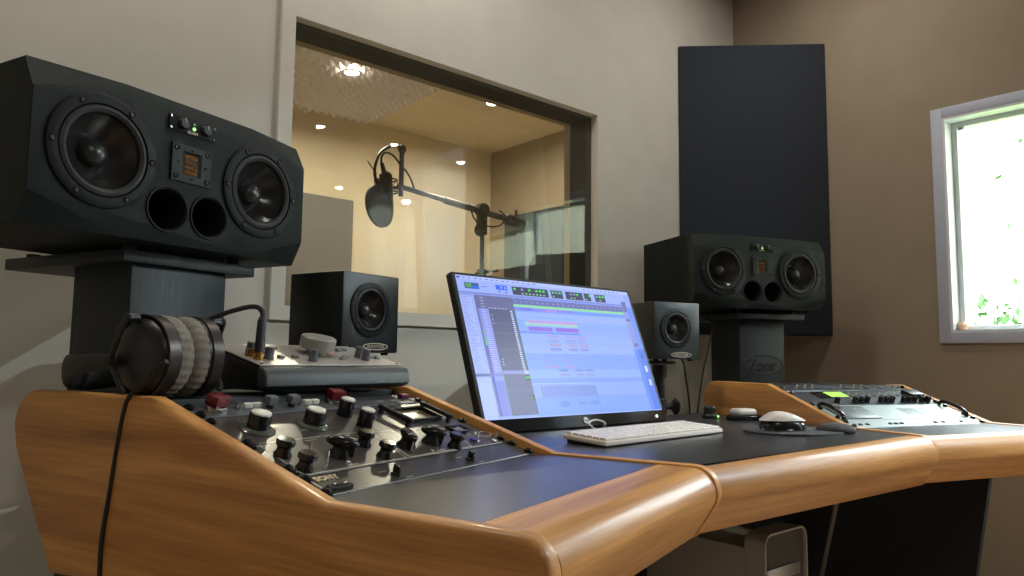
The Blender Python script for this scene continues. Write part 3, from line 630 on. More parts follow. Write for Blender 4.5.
# left wing, bottom unit
t, fp = unit(FL, .003, .0545, FACES, 'slim graphite rack unit with one black push button at the foot of the left rack')
S = .003
obj('lettering', text_bm('SONY', .0145, .0006, UPM(.040, .0425-S, .0006), .0004), mat('gold_lettering', srgb(215, 200, 165), .3, metal=.4), t, 0)
b = nb(); box(b, .019, .055, .010-S, .022-S, 0, .0045, .0012); bt = obj('push_button', b, GLOSSB, t)
b = nb(); box(b, .024, .050, .0135-S, .0185-S, .0045, .006, .0006); obj('button_top', b, GLOSSB, bt)
outline(t, [(.0145, .005), (.0145, .047)], .0016, 'groove')
MATS['g'] = mat('groove_black', (.006, .006, .006), .6)
children(t)[-1].data.materials[0] = MATS['g']
for x in (.1455, .3175):
    b = nb(); cyl(b, (x, .021-S, 0), (x, .021-S, .003), .0075, seg=18); sw = obj('rotary_switch', b, FACES, t)
    b = nb(); box(b, x-.0028, x+.0028, .0155-S, .0265-S, .003, .013, .001); obj('lever', b, GLOSSB, sw)
    outline(t, [(x-.02, .034-S), (x-.006, .034-S)], .0012, 'printed_mark'); outline(t, [(x+.008, .009-S), (x+.02, .009-S)], .0012, 'printed_mark')
for x in (.010, .476):
    for y in (.007, .043): rscrew(t, x, y, .0066)
# left wing, tall dark unit
t, fp = unit(FL, .0565, .251, FACEB, 'tall brown-black rack unit with pointer knobs and meters in the left rack')
S = .0565
for x, y in ((.009, .010), (.011, .022), (.010, .092), (.012, .104), (.012, .180), (.476, .012), (.476, .098), (.476, .185)): rscrew(t, x, y)
outline(t, [(.026, .152-S), (.0195, .0595-S), (.211, .0600-S), (.2305, .148-S)]); outline(t, [(.2335, .146-S), (.2195, .0600-S), (.376, .0600-S), (.392, .100-S)])
outline(t, [(.235, .152-S), (.40, .150-S)], .0009); outline(t, [(.03, .158-S), (.205, .158-S)], .0009)
k = knob_round(t, .0596, .2006-S, .0155, .024, .0245, WHITEP); k = knob_round(t, .1573, .1983-S, .0155, .024, .0245, WHITEP)
knob_round(t, .247, .2245-S, .0125, .026, 0, WHITEP); knob_round(t, .2448, .1778-S, .0125, .026, 0, WHITEP)
def bake(x, y, r, h): 
    b = nb(); lathe(b, [(r*.95, 0), (r*.95, h*.12), (r*.72, h*.3), (r*.72, h*.55), (r, h*.68), (r, h*.88), (r*.85, h), (0, h*1.02)], UPM(x, y-S, 0), 28); k = obj('knob', b, GLOSSB, t, 45)
    b = nb(); cyl(b, (x+r*.95, y-S, h*.78), (x+r*1.25, y-S, h*.78), .0022, .0012, 8); obj('pointer', b, GLOSSB, k)
for x, y in ((.034, .1171), (.0318, .0732), (.1785, .1151), (.1786, .0723), (.338, .0680)): bake(x, y, .0122, .022)
knob_pointer(t, .112, .095-S, .0225, .027, R(-45)); knob_pointer(t, .2465, .092-S, .021, .026, R(-110)); knob_pointer(t, .308, .0925-S, .021, .026, R(-45))
for x, y in ((.075, .112), (.078, .082)):
    b = nb(); cyl(b, (x, y-S, 0), (x+.002, y-S+.004, .014), .0016, seg=8); obj('pin_switch', b, STEEL, t)
for x, y in ((.105, .070), (.275, .064)):
    b = nb(); lathe(b, [(0, .004), (.003, .003), (.0042, 0)], UPM(x, y-S+.0005, 0), 12); obj('indicator', b, STEEL, t)
toggle(t, .411, .075-S); toggle(t, .451, .066-S, .5)
b = nb(); cyl(b, (.405, .078-S, 0), (.405, .078-S, .004), .0065, seg=16); obj('jewel_lamp', b, mat('violet_jewel', srgb(90, 60, 150), .2), t)
# meters between two handle bars
def meter(x0, x1, y0, y1, h, t):
    b = nb(); bw = .006
    for q in [(x0, x1, y0, y0+bw), (x0, x1, y1-bw, y1), (x0, x0+bw, y0+bw, y1-bw), (x1-bw, x1, y0+bw, y1-bw)]: box(b, *q, 0, h, .0008)
    m_ = obj('meter', b, GLOSSB, t)
    b = nb(); box(b, x0+bw, x1-bw, y0+bw, y1-bw, 0, .0025); obj('meter_face', b, METERW, m_)
    return m_
meter(.346, .430, .166-S, .222-S, .008, t); meter(.399, .443, .106-S, .136-S, .005, t)
for x in (.326, .436):
    b = nb(); box(b, x-.004, x+.004, .150-S, .226-S, .008, .016, .003); box(b, x-.003, x+.003, .154-S, .161-S, 0, .010); box(b, x-.003, x+.003, .215-S, .222-S, 0, .010); obj('handle_bar', b, BLK, t)
b = nb(); seg = 36
rg = [[b.verts.new((.460+a*math.cos(2*PI*i/seg), .096-S+c*math.sin(2*PI*i/seg), .0004)) for i in range(seg)] for a, c in ((.020, .011), (.0185, .0098))]
for i in range(seg): b.faces.new([rg[0][i], rg[0][(i+1) % seg], rg[1][(i+1) % seg], rg[1][i]])
obj('oval_emblem', b, CREAM, t, 0)
for x in (.03, .11, .175, .285, .34):
    outline(t, [(x-.010, .150-S-.004*(x > .2)), (x+.010, .150-S-.004*(x > .2))], .0012, 'printed_mark')
for x, y in ((.110, .0655), (.300, .0655), (.145, .124), (.215, .082), (.365, .09), (.135, .185), (.09, .20)): outline(t, [(x-.009, y-S), (x+.009, y-S)], .0012, 'printed_mark')
# left wing, top unit
t, fp = unit(FL, .2535, .2985, FACEG, 'slate rack unit with two red knobs along the top of the left rack')
S = .2535
def wedge_cap(x, y, r, h, m, ang, skirt=True, nm='knob'):
    b = nb(); M = UPM(x, y-S, 0) @ Matrix.Rotation(ang, 4, 'Z')
    prism(b, [(-r, -r*.75), (r, -r*.75), (r*1.0, r*.75), (-r, r*.75)], 'z', h*.28, h, .0022, 2, M)
    k = obj(nm, b, m, t)
    if skirt:
        b = nb(); lathe(b, [(r*.9, h*.3), (r*1.15, h*.24), (r*1.2, 0)], M, 24); obj('skirt', b, STEEL, k)
    else:
        b = nb(); lathe(b, [(r*.6, h*.3), (r*.7, 0)], M, 16); obj('stem', b, GLOSSB, k)
for x, a in ((.0495, .25), (.277, -.2)): wedge_cap(x, .279, .0135, .022, RED, a, True, 'red_knob')
for x in (.139, .181): wedge_cap(x, .2745, .0085, .019, GREYK, .1, False)
for x0 in (.0955, .1115, .2095, .2255):
    b = nb(); box(b, x0, x0+.0145, .2755-S, .283-S, 0, .0075, .001); obj('push_button', b, WHITEP, t)
for x in (.0875, .2015):
    b = nb(); lathe(b, [(0, .009), (.004, .009), (.005, .006), (.005, 0)], UPM(x, .279-S, 0), 12); obj('small_knob', b, STEEL, t)
for x, y in ((.013, .008), (.014, .036), (.476, .008)): rscrew(t, x, y, .0066)
b = nb(); box(b, .445, .466, .276-S, .288-S, 0, .007, .0015); obj('rocker_switch', b, mat('violet_red_rocker', srgb(96, 30, 60), .35), t)
b = nb(); box(b, .462, .478, .262-S, .274-S, 0, .0012); obj('paper_tag', b, WHITEP, t)
for x in (.38, .42): outline(t, [(x-.01, .272-S), (x+.01, .272-S)], .0012, 'printed_mark')

# right wing, silver strip at the foot
t, fp = unit(FR, .002, .044, SILV, 'thin silver rack strip with small black buttons at the foot of the right rack')
for x in (.03, .055, .135, .155, .175, .30, .33, .40):
    b = nb(); box(b, x, x+.010, .012, .019, 0, .003, .0008); obj('push_button', b, RUB, t)
for x in (.006, .476):
    for y in (.008, .034): rscrew(t, x, y)
t, fp = unit(FR, .045, .138, SILV, 'silver rack unit with vent grilles and curved black handles in the right rack')
for x0 in (.27, .355):
    b = nb()
    for i in range(12):
        for j in range(6):
            cyl(b, (x0+i*.006, .028+j*.0075, 0), (x0+i*.006, .028+j*.0075, .0004), .0019, seg=6)
    obj('vent_grille', b, PORTM, t)
b = nb(); box(b, .022, .150, .006, .086, .0002, .0035, .001); gp = obj('grey_panel', b, mat('mid_grey_panel', (.16, .18, .18), .4, metal=.3), t)
b = nb(); seg = 32
rg = [[b.verts.new((.120+a*math.cos(2*PI*i/seg), .046+c*math.sin(2*PI*i/seg), .004)) for i in range(seg)] for a, c in ((.020, .024), (.016, .020))]
for i in range(seg): b.faces.new([rg[0][i], rg[0][(i+1) % seg], rg[1][(i+1) % seg], rg[1][i]])
obj('round_emblem', b, SILV, gp, 0)
b = nb(); lathe(b, [(0, .012), (.010, .012), (.012, .008), (.012, 0)], UPM(.045, .062, .0035), 24); obj('jog_knob', b, STEEL, t)
for x in (.012, .468):
    b = nb(); tube(b, [(x, .004, 0), (x, .006, .008), (x, .020, .014), (x, .046, .016), (x, .072, .014), (x, .086, .008), (x, .089, 0)], .0052, 10); obj('handle', b, GLOSSB, t)
    for y in (.018, .075): rscrew(t, x-.007 if x < .2 else x+.007, y, .005)
t, fp = unit(FR, .139, .243, DARKF, 'dark rack unit with a lime display above a row of black knobs')
b = nb(); box(b, .075, .185, .050, .092, 0, .003, .001); dp = obj('display_bezel', b, GLOSSB, t)
b = nb(); box(b, .118, .182, .054, .088, .003, .0035); obj('lime_display', b, LCD, dp, label='glowing lime green display')
for x in (.100, .165, .188, .210, .262, .284, .306, .352, .374, .396, .425, .45):
    knob_round(t, x, .018, .0075, .016)
for x in (.20, .23, .26, .29, .32, .35, .38, .41):
    b = nb(); box(b, x, x+.014, .060, .068, 0, .003, .0008); obj('push_button', b, GREYK, t)
for x in (.21, .24, .27, .33, .36, .39):
    b = nb(); lathe(b, [(0, .003), (.002, .002), (.0025, 0)], UPM(x, .082, 0), 8); obj('indicator', b, WHITEP, t)
b = nb(); box(b, .415, .47, .045, .082, 0, .012, .002); obj('dark_block', b, BLK, t)
for x in (.006, .476):
    for y in (.012, .09): rscrew(t, x, y)
t, fp = unit(FR, .244, .2865, DARKF, 'dark rack strip with pale marker pins along the top of the right rack')
for x in (.055, .085, .112, .22, .272, .30, .352, .405, .43, .455):
    b = nb(); cyl(b, (x, .018, 0), (x, .018, .012), .0024, .0018, 8); obj('marker_pin', b, WHITEP, t)
for x in (.14, .165, .19, .245, .325, .38):
    b = nb(); box(b, x-.006, x+.006, .014, .022, 0, .003, .0008); obj('push_button', b, GREYK, t)
for x in (.006, .476): rscrew(t, x, .02)

# ------------------------------------------------------------------ computer monitor
MW, MH, MT = .598, .336, R(20.05)
mon = empty('computer_monitor', (.977, 1.206, DZ), .011, 'wide black computer monitor leaning back on the desk, showing an audio session', 'monitor')
SM = Matrix.Translation((0, 0, -.131+EYE-DZ)) @ Matrix.Rotation(-MT, 4, 'X')         # x = width, y = back, z = up the screen
b = nb(); box(b, -.010, MW+.012, .0005, .022, -.0025, MH+.008, .004, 3, SM); box(b, .03, MW-.03, .02, .045, .03, MH-.05, .012, 3, SM); obj('housing', b, RUB, mon)
b = nb(); prism(b, [(-.004, -.001), (.022, -.001), (.026, -.028), (.0, -.028)], 'x', -.010, MW+.012, .003, 2, SM); ch = obj('chin', b, mat('chin_gloss', (.012, .012, .012), .15), mon)
b = nb(); lathe(b, [(0, .0012), (.0075, .0012), (.008, 0)], SM @ FRONT(MW*.5, -.003, -.0145), 28); lg = obj('round_emblem', b, mat('emblem_silver', (.62, .62, .62), .35), ch)
tb = text_bm('hp', .010, .0003, SM @ FRONT(MW*.5, -.0045, -.0145)); obj('lettering', tb, DESKBLK, ch, 0)
b = nb(); lathe(b, [(0, .002), (.003, .001), (.0035, 0)], SM @ FRONT(MW*.95, -.003, -.0160), 12); obj('power_light', b, BLUELED, ch, label='small white power light')
b = nb(); box(b, .15, .45, .01, .135, 0, .008, .003); box(b, .26, .34, .075, .135, .008, .15, .004); obj('stand', b, RUB, mon)
# picture on the screen
disp = nb(); DCOL = []; lay = [0]
def dm(col):
    if col not in DCOL: DCOL.append(col)
    return DCOL.index(col)
def dr(u0, v0, u1, v1, col):
    lay[0] += 1; y = -.0002-.0000018*lay[0]
    vs = [disp.verts.new(SM @ Vector((u*MW, y, v*MH))) for u, v in ((u0, v0), (u1, v0), (u1, v1), (u0, v1))]
    f = disp.faces.new(vs); f.material_index = dm(col)
BG, LIL, GR, DK = (150, 176, 255), (196, 205, 255), (108, 108, 150), (84, 84, 118)
dr(0, 0, 1, 1, BG); dr(0, .88, 1, 1, (176, 192, 255)); dr(0, .972, 1, 1, (200, 212, 255)); dr(.004, .978, .02, .992, (70, 90, 190))
for i in range(14): dr(.03+i*.028, .981, .03+i*.028+random.uniform(.012, .022), .988, (120, 135, 215))
for i in range(9): dr(.70+i*.028, .981, .70+i*.028+.01, .989, (110, 125, 210))
dr(.035, .905, .105, .95, (70, 95, 150)); dr(.04, .915, .07, .945, (90, 160, 90)); dr(.072, .907, .103, .93, (50, 120, 240))
dr(.118, .925, .145, .932, (120, 130, 200)); dr(.19, .915, .25, .952, (60, 110, 245)); dr(.20, .895, .212, .906, (80, 110, 230)); dr(.235, .895, .247, .906, (80, 110, 230))
dr(.215, .925, .222, .945, (190, 210, 255)); dr(.235, .925, .242, .94, (190, 210, 255))
for u0, u1 in ((.275, .475), (.49, .56), (.578, .685), (.694, .735), (.762, .83)):
    dr(u0, .888, u1, .952, (58, 60, 92)); n = int((u1-u0)/.02)
    for i in range(n):
        if random.random() < .75: dr(u0+.008+i*.02, .925, u0+.008+i*.02+.013, .942, (70, 225, 70) if random.random() < .75 else (150, 150, 200))
        if random.random() < .5: dr(u0+.008+i*.02, .898, u0+.008+i*.02+.010, .906, (150, 225, 160))
dr(0, .868, 1, .882, (140, 145, 215))
dr(0, .0, .066, .868, (184, 198, 255)); dr(.001, .852, .064, .866, (150, 160, 225))
for i in range(40):
    dr(.006, .84-i*.0145, .006+random.uniform(.02, .05), .845-i*.0145, (150, 160, 225)); dr(.056, .838-i*.0145, .06, .846-i*.0145, (140, 150, 215))
dr(0, .285, .068, .305, (105, 110, 170))
dr(.068, .02, .075, .86, (120, 120, 180))
dr(.075, .02, .262, .862, GR); dr(.082, .76, .255, .862, (112, 112, 152))
for i in range(4): dr(.095, .84-i*.022, .113, .846-i*.022, (185, 190, 240))
dr(.078, .30, .128, .765, (148, 150, 225))
for i in range(30):
    v = .752-i*.0151; dr(.092, v, .113, v+.006, (200, 206, 255)); dr(.113, v, .126, v+.006, (178, 184, 245)); dr(.236, v, .248, v+.008, (222, 228, 255)); dr(.2485, v-.002, .262, v+.009, (66, 96, 92))
dr(.080, .50, .088, .555, (70, 210, 110)); dr(.080, .58, .086, .60, (70, 200, 110)); dr(.078, .30, .085, .50, (110, 90, 200))
dr(.128, .33, .234, .765, (92, 90, 124))
for v in (.66, .59, .47): dr(.128, v, .234, v+.003, (120, 120, 160))
for i in range(3): dr(.137, .71-i*.03, .140, .725-i*.03, (200, 200, 250)); dr(.140, .40-i*.02, .146, .41-i*.02, (190, 190, 240))
for i in range(7): dr(.130+i*.014, .768, .138+i*.014, .774, (205, 210, 255))
dr(.078, .02, .128, .30, (128, 132, 215)); dr(.078, .02, .083, .29, (60, 70, 225)); dr(.083, .255, .128, .285, (150, 160, 240)); dr(.083, .22, .128, .25, (120, 130, 215))
dr(.128, .02, .262, .33, (96, 96, 135)); dr(.130, .30, .234, .325, (150, 155, 210)); dr(.236, .30, .26, .325, (200, 206, 255)); dr(.236, .255, .262, .295, (50, 70, 66)); dr(.240, .268, .246, .282, (80, 220, 80)); dr(.252, .268, .258, .282, (80, 220, 80))
dr(.128, .185, .262, .188, (130, 130, 175)); dr(.238, .12, .262, .15, (48, 66, 70)); dr(.242, .13, .248, .142, (80, 200, 80)); dr(.128, .185, .131, .33, (80, 150, 120)); dr(.1275, .02, .1300, .185, (80, 150, 120))
# edit window
dr(.262, .815, .93, .86, (112, 112, 172))
for i in range(22): dr(.275+i*.03, .83, .279+i*.03, .84, (200, 205, 250)); dr(.262+i*.03, .848, .280+i*.03, .852, (140, 145, 200))
dr(.262, .795, .93, .813, (140, 222, 150)); dr(.262, .765, .93, .79, (120, 160, 255)); dr(.262, .772, .60, .79, (150, 130, 235)); dr(.30, .772, .36, .79, (130, 110, 230)); dr(.43, .772, .50, .79, (190, 140, 230))
dr(.262, .70, .93, .76, (165, 188, 255)); dr(.262, .66, .93, .70, (150, 178, 255))
for u in (.36, .44, .52): dr(u, .715, u+.07, .728, (140, 180, 250))
dr(.315, .685, .60, .700, (200, 160, 225)); dr(.30, .655, .60, .682, (150, 210, 200)); dr(.32, .675, .60, .684, (210, 165, 215))
dr(.315, .618, .445, .648, (150, 100, 220)); dr(.465, .618, .60, .648, (150, 100, 220)); dr(.262, .598, .60, .610, (110, 140, 235))
dr(.262, .45, .93, .596, (158, 182, 255)); dr(.262, .33, .93, .45, (132, 164, 255)); dr(.262, .27, .93, .33, (150, 180, 255))
for k, (u, du) in enumerate(((.40, .075), (.505, .065), (.575, .06))):
    for j, col in enumerate([(176, 150, 225), (150, 150, 220), (180, 150, 200), (128, 128, 205)]):
        dr(u+.006*(j > 1), .575-j*.033, u+du-.004*(j % 2), .588-j*.033, col); dr(u+.01, .565-j*.033, u+du-.01, .569-j*.033, (140, 150, 235))
for k, (u, du) in enumerate(((.355, .075), (.465, .06), (.55, .02))):
    for j in range(5): dr(u, .435-j*.022, u+du, .442-j*.022, (140, 145, 215))
    if k < 2: dr(u, .345, u+du, .357, (180, 145, 220))
for u in (.425, .515, .575): dr(u, .318, u+.05, .330, (100, 130, 215)); dr(u+.005, .286, u+.052, .298, (160, 140, 220))
dr(.262, .235, .93, .262, (130, 160, 240)); dr(.262, .226, .61, .232, (190, 210, 255)); dr(.29, .135, .615, .225, (128, 148, 220)); dr(.292, .14, .297, .22, (190, 210, 255)); dr(.292, .215, .615, .219, (180, 200, 255))
dr(.262, .0, .93, .132, (132, 168, 255)); dr(.612, .01, .614, .21, (90, 120, 210))
for u in (.39, .492, .555):
    for i in range(9): h = random.uniform(.008, .028); dr(u+i*.006, .085-h, u+i*.006+.0035, .085+h*.7, (88, 118, 200))
for v in (.66, .53, .40, .262): dr(.262, v, .93, v+.0022, (120, 148, 235))
dr(.93, .50, .965, .91, (150, 160, 225)); dr(.935, .82, .962, .905, (112, 116, 175)); dr(.938, .74, .962, .755, (70, 80, 140)); dr(.94, .52, .966, .55, (90, 96, 160))
for i in range(9): dr(.94, .70-i*.02, .955, .705-i*.02, (120, 126, 195))
dr(.955, .0, 1, .50, (72, 118, 228)); dr(.93, .0, .955, .5, (96, 140, 240)); dr(.962, .86, 1, .97, (160, 180, 255)); dr(.965, .5, 1, .86, (110, 148, 245))
dr(.968, .31, .985, .36, (210, 225, 255)); dr(.97, .20, .987, .25, (205, 220, 255)); dr(.968, .42, .98, .46, (70, 90, 170)); dr(.0, .0, 1, .006, (170, 190, 255))
ml = []
for c in DCOL:
    k = srgb(c[0]*.90, c[1]*.93, c[2]) if c[2] > c[1] else srgb(*c); ml.append(mat('screen_%d_%d_%d' % c, (0, 0, 0), .35, emit=k, strength=.95, spec=.2))
obj('display', disp, ml, mon, 0)

# ------------------------------------------------------------------ keyboard, mouse and small desk things
kb = empty('keyboard', (1.020, .910, DZ), R(4.2), 'long white computer keyboard lying in front of the monitor', 'keyboard')
KW, KD = .424, .106; KT = R(3.5)
KM = Matrix.Translation((0, 0, .011)) @ Matrix.Rotation(KT, 4, 'X')
b = nb(); box(b, 0, KW, 0, KD, -.009, 0, .003, 2, KM); obj('base', b, WHITEK, kb)
b = nb(); box(b, .02, .05, KD-.02, KD-.008, 0, .015); box(b, KW-.05, KW-.02, KD-.02, KD-.008, 0, .015); box(b, .01, KW-.01, .012, KD-.005, .0005, .008); obj('underside', b, DESKBLK, kb)
rows = [(18, .0885), (18, .0705), (17, .0545), (16, .0385), (16, .0220), (12, .0055)]
key = None; kc = 0
for n, y in rows:
    x = .006; pitch_ = (KW-.012)/n
    for i in range(n):
        if key is None:
            b = nb(); box(b, -.5, .5, 0, .0135, 0, .0045, .0012, 1); key = obj('key', b, WHITEK, kb); k_ = key
        else:
            k_ = key.copy(); C.objects.link(k_); k_.parent = kb
        k_.matrix_local = KM @ Matrix.Translation((x+pitch_/2, y, .0002)) @ Matrix.Diagonal((pitch_-.0022, 1, 1, 1)); x += pitch_; kc += 1
t = empty('keyboard_cable', (1.185, 1.085, DZ), 0, 'white keyboard cable looping up behind the keyboard', 'cable')
b = nb(); tube(b, [(-.022, -.045, .010), (-.022, -.02, .012), (-.018, .0, .020), (-.010, .012, .025), (.012, .015, .029), (.036, .015, .025), (.048, .018, .018), (.055, .03, .006), (.09, .06, .003)], .0022, 8); obj('cord', b, WHITEK, t)
pad = empty('mouse_pad', (1.60, .86, DZ), R(-18), 'dark grey mouse pad with a raised wrist rest at the right of the desk', 'mouse pad')
b = nb(); n = 48
pl = []
for i in range(n):
    a = 2*PI*i/n; pl.append((.118*math.cos(a)*(1.0), .095*math.sin(a)))
prism(b, pl, 'z', 0, .005, .0015, 2); obj('pad', b, PADM, pad)
b = nb(); bmesh.ops.create_uvsphere(b, u_segments=32, v_segments=16, radius=1, matrix=Matrix.Translation((.098, -.03, .006)) @ Matrix.Diagonal((.040, .045, .016, 1)))
obj('wrist_rest', b, PADM, pad, 60)
def mouse():
    t = empty('computer_mouse', (1.575, .873, DZ+.005), R(-25), 'white computer mouse with black base standing on the mouse pad', 'mouse')
    def shell(z0f, hgt, L, W, base):
        b = nb(); nu, nv = 24, 10; g = []
        for i in range(nu+1):
            x = -1+2*i/nu; w = W*max(0, (1-abs(x)**2.6))**.5; h = hgt*(1-.62*((x+.18)/1.18 if x > -.18 else (x+.18)/.82)**2)**1.0 if True else 0
            h = max(h, base+.001)
            row = []
            for j in range(nv+1):
                th = PI*j/nv; row.append(b.verts.new((x*L, -w*math.cos(th), base+(h-base)*math.sin(th)**.6 if 0 < j < nv else base)))
            g.append(row)
        for i in range(nu):
            for j in range(nv): b.faces.new([g[i][j], g[i+1][j], g[i+1][j+1], g[i][j+1]])
        bot = [g[i][0] for i in range(nu+1)]+[g[i][nv] for i in range(nu, -1, -1)]
        bmesh.ops.remove_doubles(b, verts=b.verts[:], dist=1e-5)
        return b
    obj('lower_body', shell(0, .034, .0572, .0305, .002), GLOSSB, t, 60)
    obj('top_shell', shell(0, .043, .0575, .0300, .0225), WHITEK, t, 60)
    b = nb(); bmesh.ops.create_cone(b, cap_ends=True, segments=40, radius1=1, radius2=1, depth=.004, matrix=Matrix.Translation((0, 0, .003)) @ Matrix.Diagonal((.0565, .0305, 1, 1))); obj('glide_base', b, WHITEP, t)
mouse()
t = empty('earbud_case', (1.802, 1.11, DZ), R(-20), 'small white rounded case on a black holder beside the right wing panel', 'case')
b = nb(); box(b, -.045, .06, -.02, .02, 0, .014, .004, 3); obj('holder', b, GLOSSB, t)
b = nb(); box(b, -.034, .028, -.022, .022, .014, .032, .008, 4); obj('white_lid', b, WHITEK, t)
t = empty('volume_dial', (1.775, 1.20, DZ), 0, 'little black desk dial with a green light beside the right wing panel', 'dial')
b = nb(); lathe(b, [(0, 0), (.022, 0), (.022, .008), (.016, .014), (.016, .03), (.013, .034), (0, .035)], None, 28); obj('dial_body', b, BLK, t)
b = nb(); lathe(b, [(0, .003), (.0025, .002), (.003, 0)], Matrix.Translation((.006, -.0225, .007)) @ Matrix.Rotation(PI/2, 4, 'X'), 10); obj('green_light', b, GRNLED, t, label='tiny green light')

# ------------------------------------------------------------------ monitor controller on the left shelf
ctl = empty('monitor_controller', (.458, 1.103, .103+DZ), R(13.4), 'silver-topped desktop monitor controller with a big grey volume knob on the left wing', 'controller')
CW, CD, CT = .318, .165, math.atan2(.036, .15)
b = nb(); prism(b, [(.0, .008), (.002, .028), (.008, .0365), (.02, .0385), (CD, .0385+(CD-.012)*math.tan(CT)), (CD, .004), (.01, .002)], 'x', .004, CW-.004, .0015, 2); obj('housing', b, BLK, ctl)
b = nb(); prism(b, [(-.004, .010), (-.003, .026), (.003, .036), (.012, .040), (.02, .040), (.02, .006), (.004, .005)], 'x', 0, CW, .004, 3); obj('front_lip', b, mat('grey_green_alu', (.050, .060, .057), .5), ctl)
CMx = Matrix.Translation((0, .014, .0395)) @ Matrix.Rotation(CT, 4, 'X')
b = nb(); box(b, .003, CW-.003, .004, .150, 0, .0022, .0006, 1, CMx); obj('top_plate', b, mat('brushed_silver', (.62, .58, .53), .38, metal=.75), ctl)
def ck(x, y, r, h, m=STEEL, nm='knob'):
    b = nb(); lathe(b, [(r*1.05, .002), (r, h*.3), (r*.92, h), (0, h*1.02)], CMx @ UPM(x, y, 0), 20); return obj(nm, b, m, ctl)
b = nb(); lathe(b, [(.018, .002), (.018, .010), (.030, .011), (.0315, .014), (.0315, .031), (.029, .0335), (0, .0335)], CMx @ UPM(.176, .085, 0), 48); obj('volume_knob', b, mat('matt_grey_knob', (.30, .29, .26), .45, metal=.3), ctl, label='big round grey volume knob')
for x, y in ((.085, .105), (.105, .115), (.075, .050), (.105, .052), (.200, .040), (.214, .050), (.245, .105), (.272, .048), (.292, .048), (.262, .110)):
    b = nb(); box(b, x-.006, x+.006, y-.0045, y+.0045, .002, .007, .0018, 2, CMx); obj('push_button', b, mat_('mid_grey_panel'), ctl)
for x, y in ((.125, .030), (.253, .038), (.045, .042), (.032, .075), (.255, .060)): ck(x, y, .0075, .022, GREYK)
b = nb(); lathe(b, [(0, .005), (.0035, .004), (.004, .002)], CMx @ UPM(.222, .100, 0), 14); obj('red_light', b, REDLED, ctl, label='lit red button')
for x, y in ((.024, .040), (.024, .062)):
    b = nb(); lathe(b, [(.0085, .002), (.0085, .006), (.0062, .006), (.0062, .014), (0, .014)], CMx @ UPM(x, y, 0), 16); obj('headphone_socket', b, mat('brass', srgb(170, 130, 70), .3, metal=.9), ctl, label='brass headphone socket')
for x in (.01, CW-.01):
    for y in (.01, .145):
        b = nb(); lathe(b, [(0, .0035), (.002, .0035), (.003, .0022)], CMx @ UPM(x, y, 0), 10); obj('screw', b, GLOSSB, ctl)
for x in (.03, CW-.03):
    for y in (.03, CD-.02):
        b = nb(); cyl(b, (x, y, 0), (x, y, .006), .009, seg=14); obj('rubber_foot', b, RUB, ctl)
# cable plugged into it
hp = CMx @ Vector((.024, .040, .014)); Mc = Matrix.Translation(ctl.location) @ Matrix.Rotation(R(13.4), 4, 'Z')
pt = Mc @ hp
t = empty('headphone_plug_cable', pt, 0, 'thick black cable arching into the left end of the monitor controller', 'cable')
b = nb(); cyl(b, (0, 0, -.002), (.006, .010, .050), .0085, .0068, 16); cyl(b, (.006, .010, .050), (.0065, .011, .056), .0068, .0045, 16); obj('plug', b, RUB, t)
b = nb(); tube(b, [(.006, .010, .050), (.008, .014, .064), (0, .02, .073), (-.02, .03, .070), (-.055, .05, .055), (-.09, .075, .03), (-.115, .10, .012)], .0042, 10); obj('cord', b, RUB, t)

# ------------------------------------------------------------------ headphones on the left shelf
hpn = empty('headphones', (0, 0, 0), matrix=FLW @ Matrix.Translation((0, 0, .097)), label='over-ear headphones with grey velour pads lying at the left end of the desk', cat='headphones')
HX_, HY_, HZ_ = .000, .560, .0600
def cup(xo, sgn, tilt):
    M = Matrix.Translation((xo, HY_, HZ_)) @ Matrix.Rotation(tilt, 4, 'Z') @ Matrix.Rotation(sgn*PI/2, 4, 'Y')
    b = nb(); lathe(b, [(0, -.034), (.03, -.033), (.045, -.028), (.053, -.018), (.056, -.004), (.056, .002), (.048, .003), (0, .003)], M, 44); c = obj('ear_cup', b, BLK, hpn, 40)
    b = nb(); lathe(b, [(.0565, -.020), (.0585, -.019), (.0585, -.003), (.0565, -.002)], M, 44, True); obj('trim_band', b, mat('copper_grey_band', srgb(62, 54, 50), .35, metal=.5) if 'copper_grey_band' not in MATS else MATS['copper_grey_band'], c)
    b = nb(); n = 112
    prof = [(.032, .002), (.034, .020), (.040, .0295), (.048, .0285), (.0555, .020), (.0565, .010), (.055, .002)]
    rings = [[b.verts.new(M @ Vector((r*(1+.03*(.5+.5*math.cos(PI*i/2)))*math.cos(2*PI*i/n), r*(1+.03*(.5+.5*math.cos(PI*i/2)))*math.sin(2*PI*i/n), h))) for i in range(n)] for r, h in prof]
    for a, d in zip(rings, rings[1:]+rings[:1]):
        for i in range(n): b.faces.new([a[i], a[(i+1) % n], d[(i+1) % n], d[i]])
    obj('ear_pad', b, VEL, c, 60, 'ribbed grey velour pad')
    return c
cL = cup(.004, 1, R(4)); cR = cup(.0600, -1, R(-4))
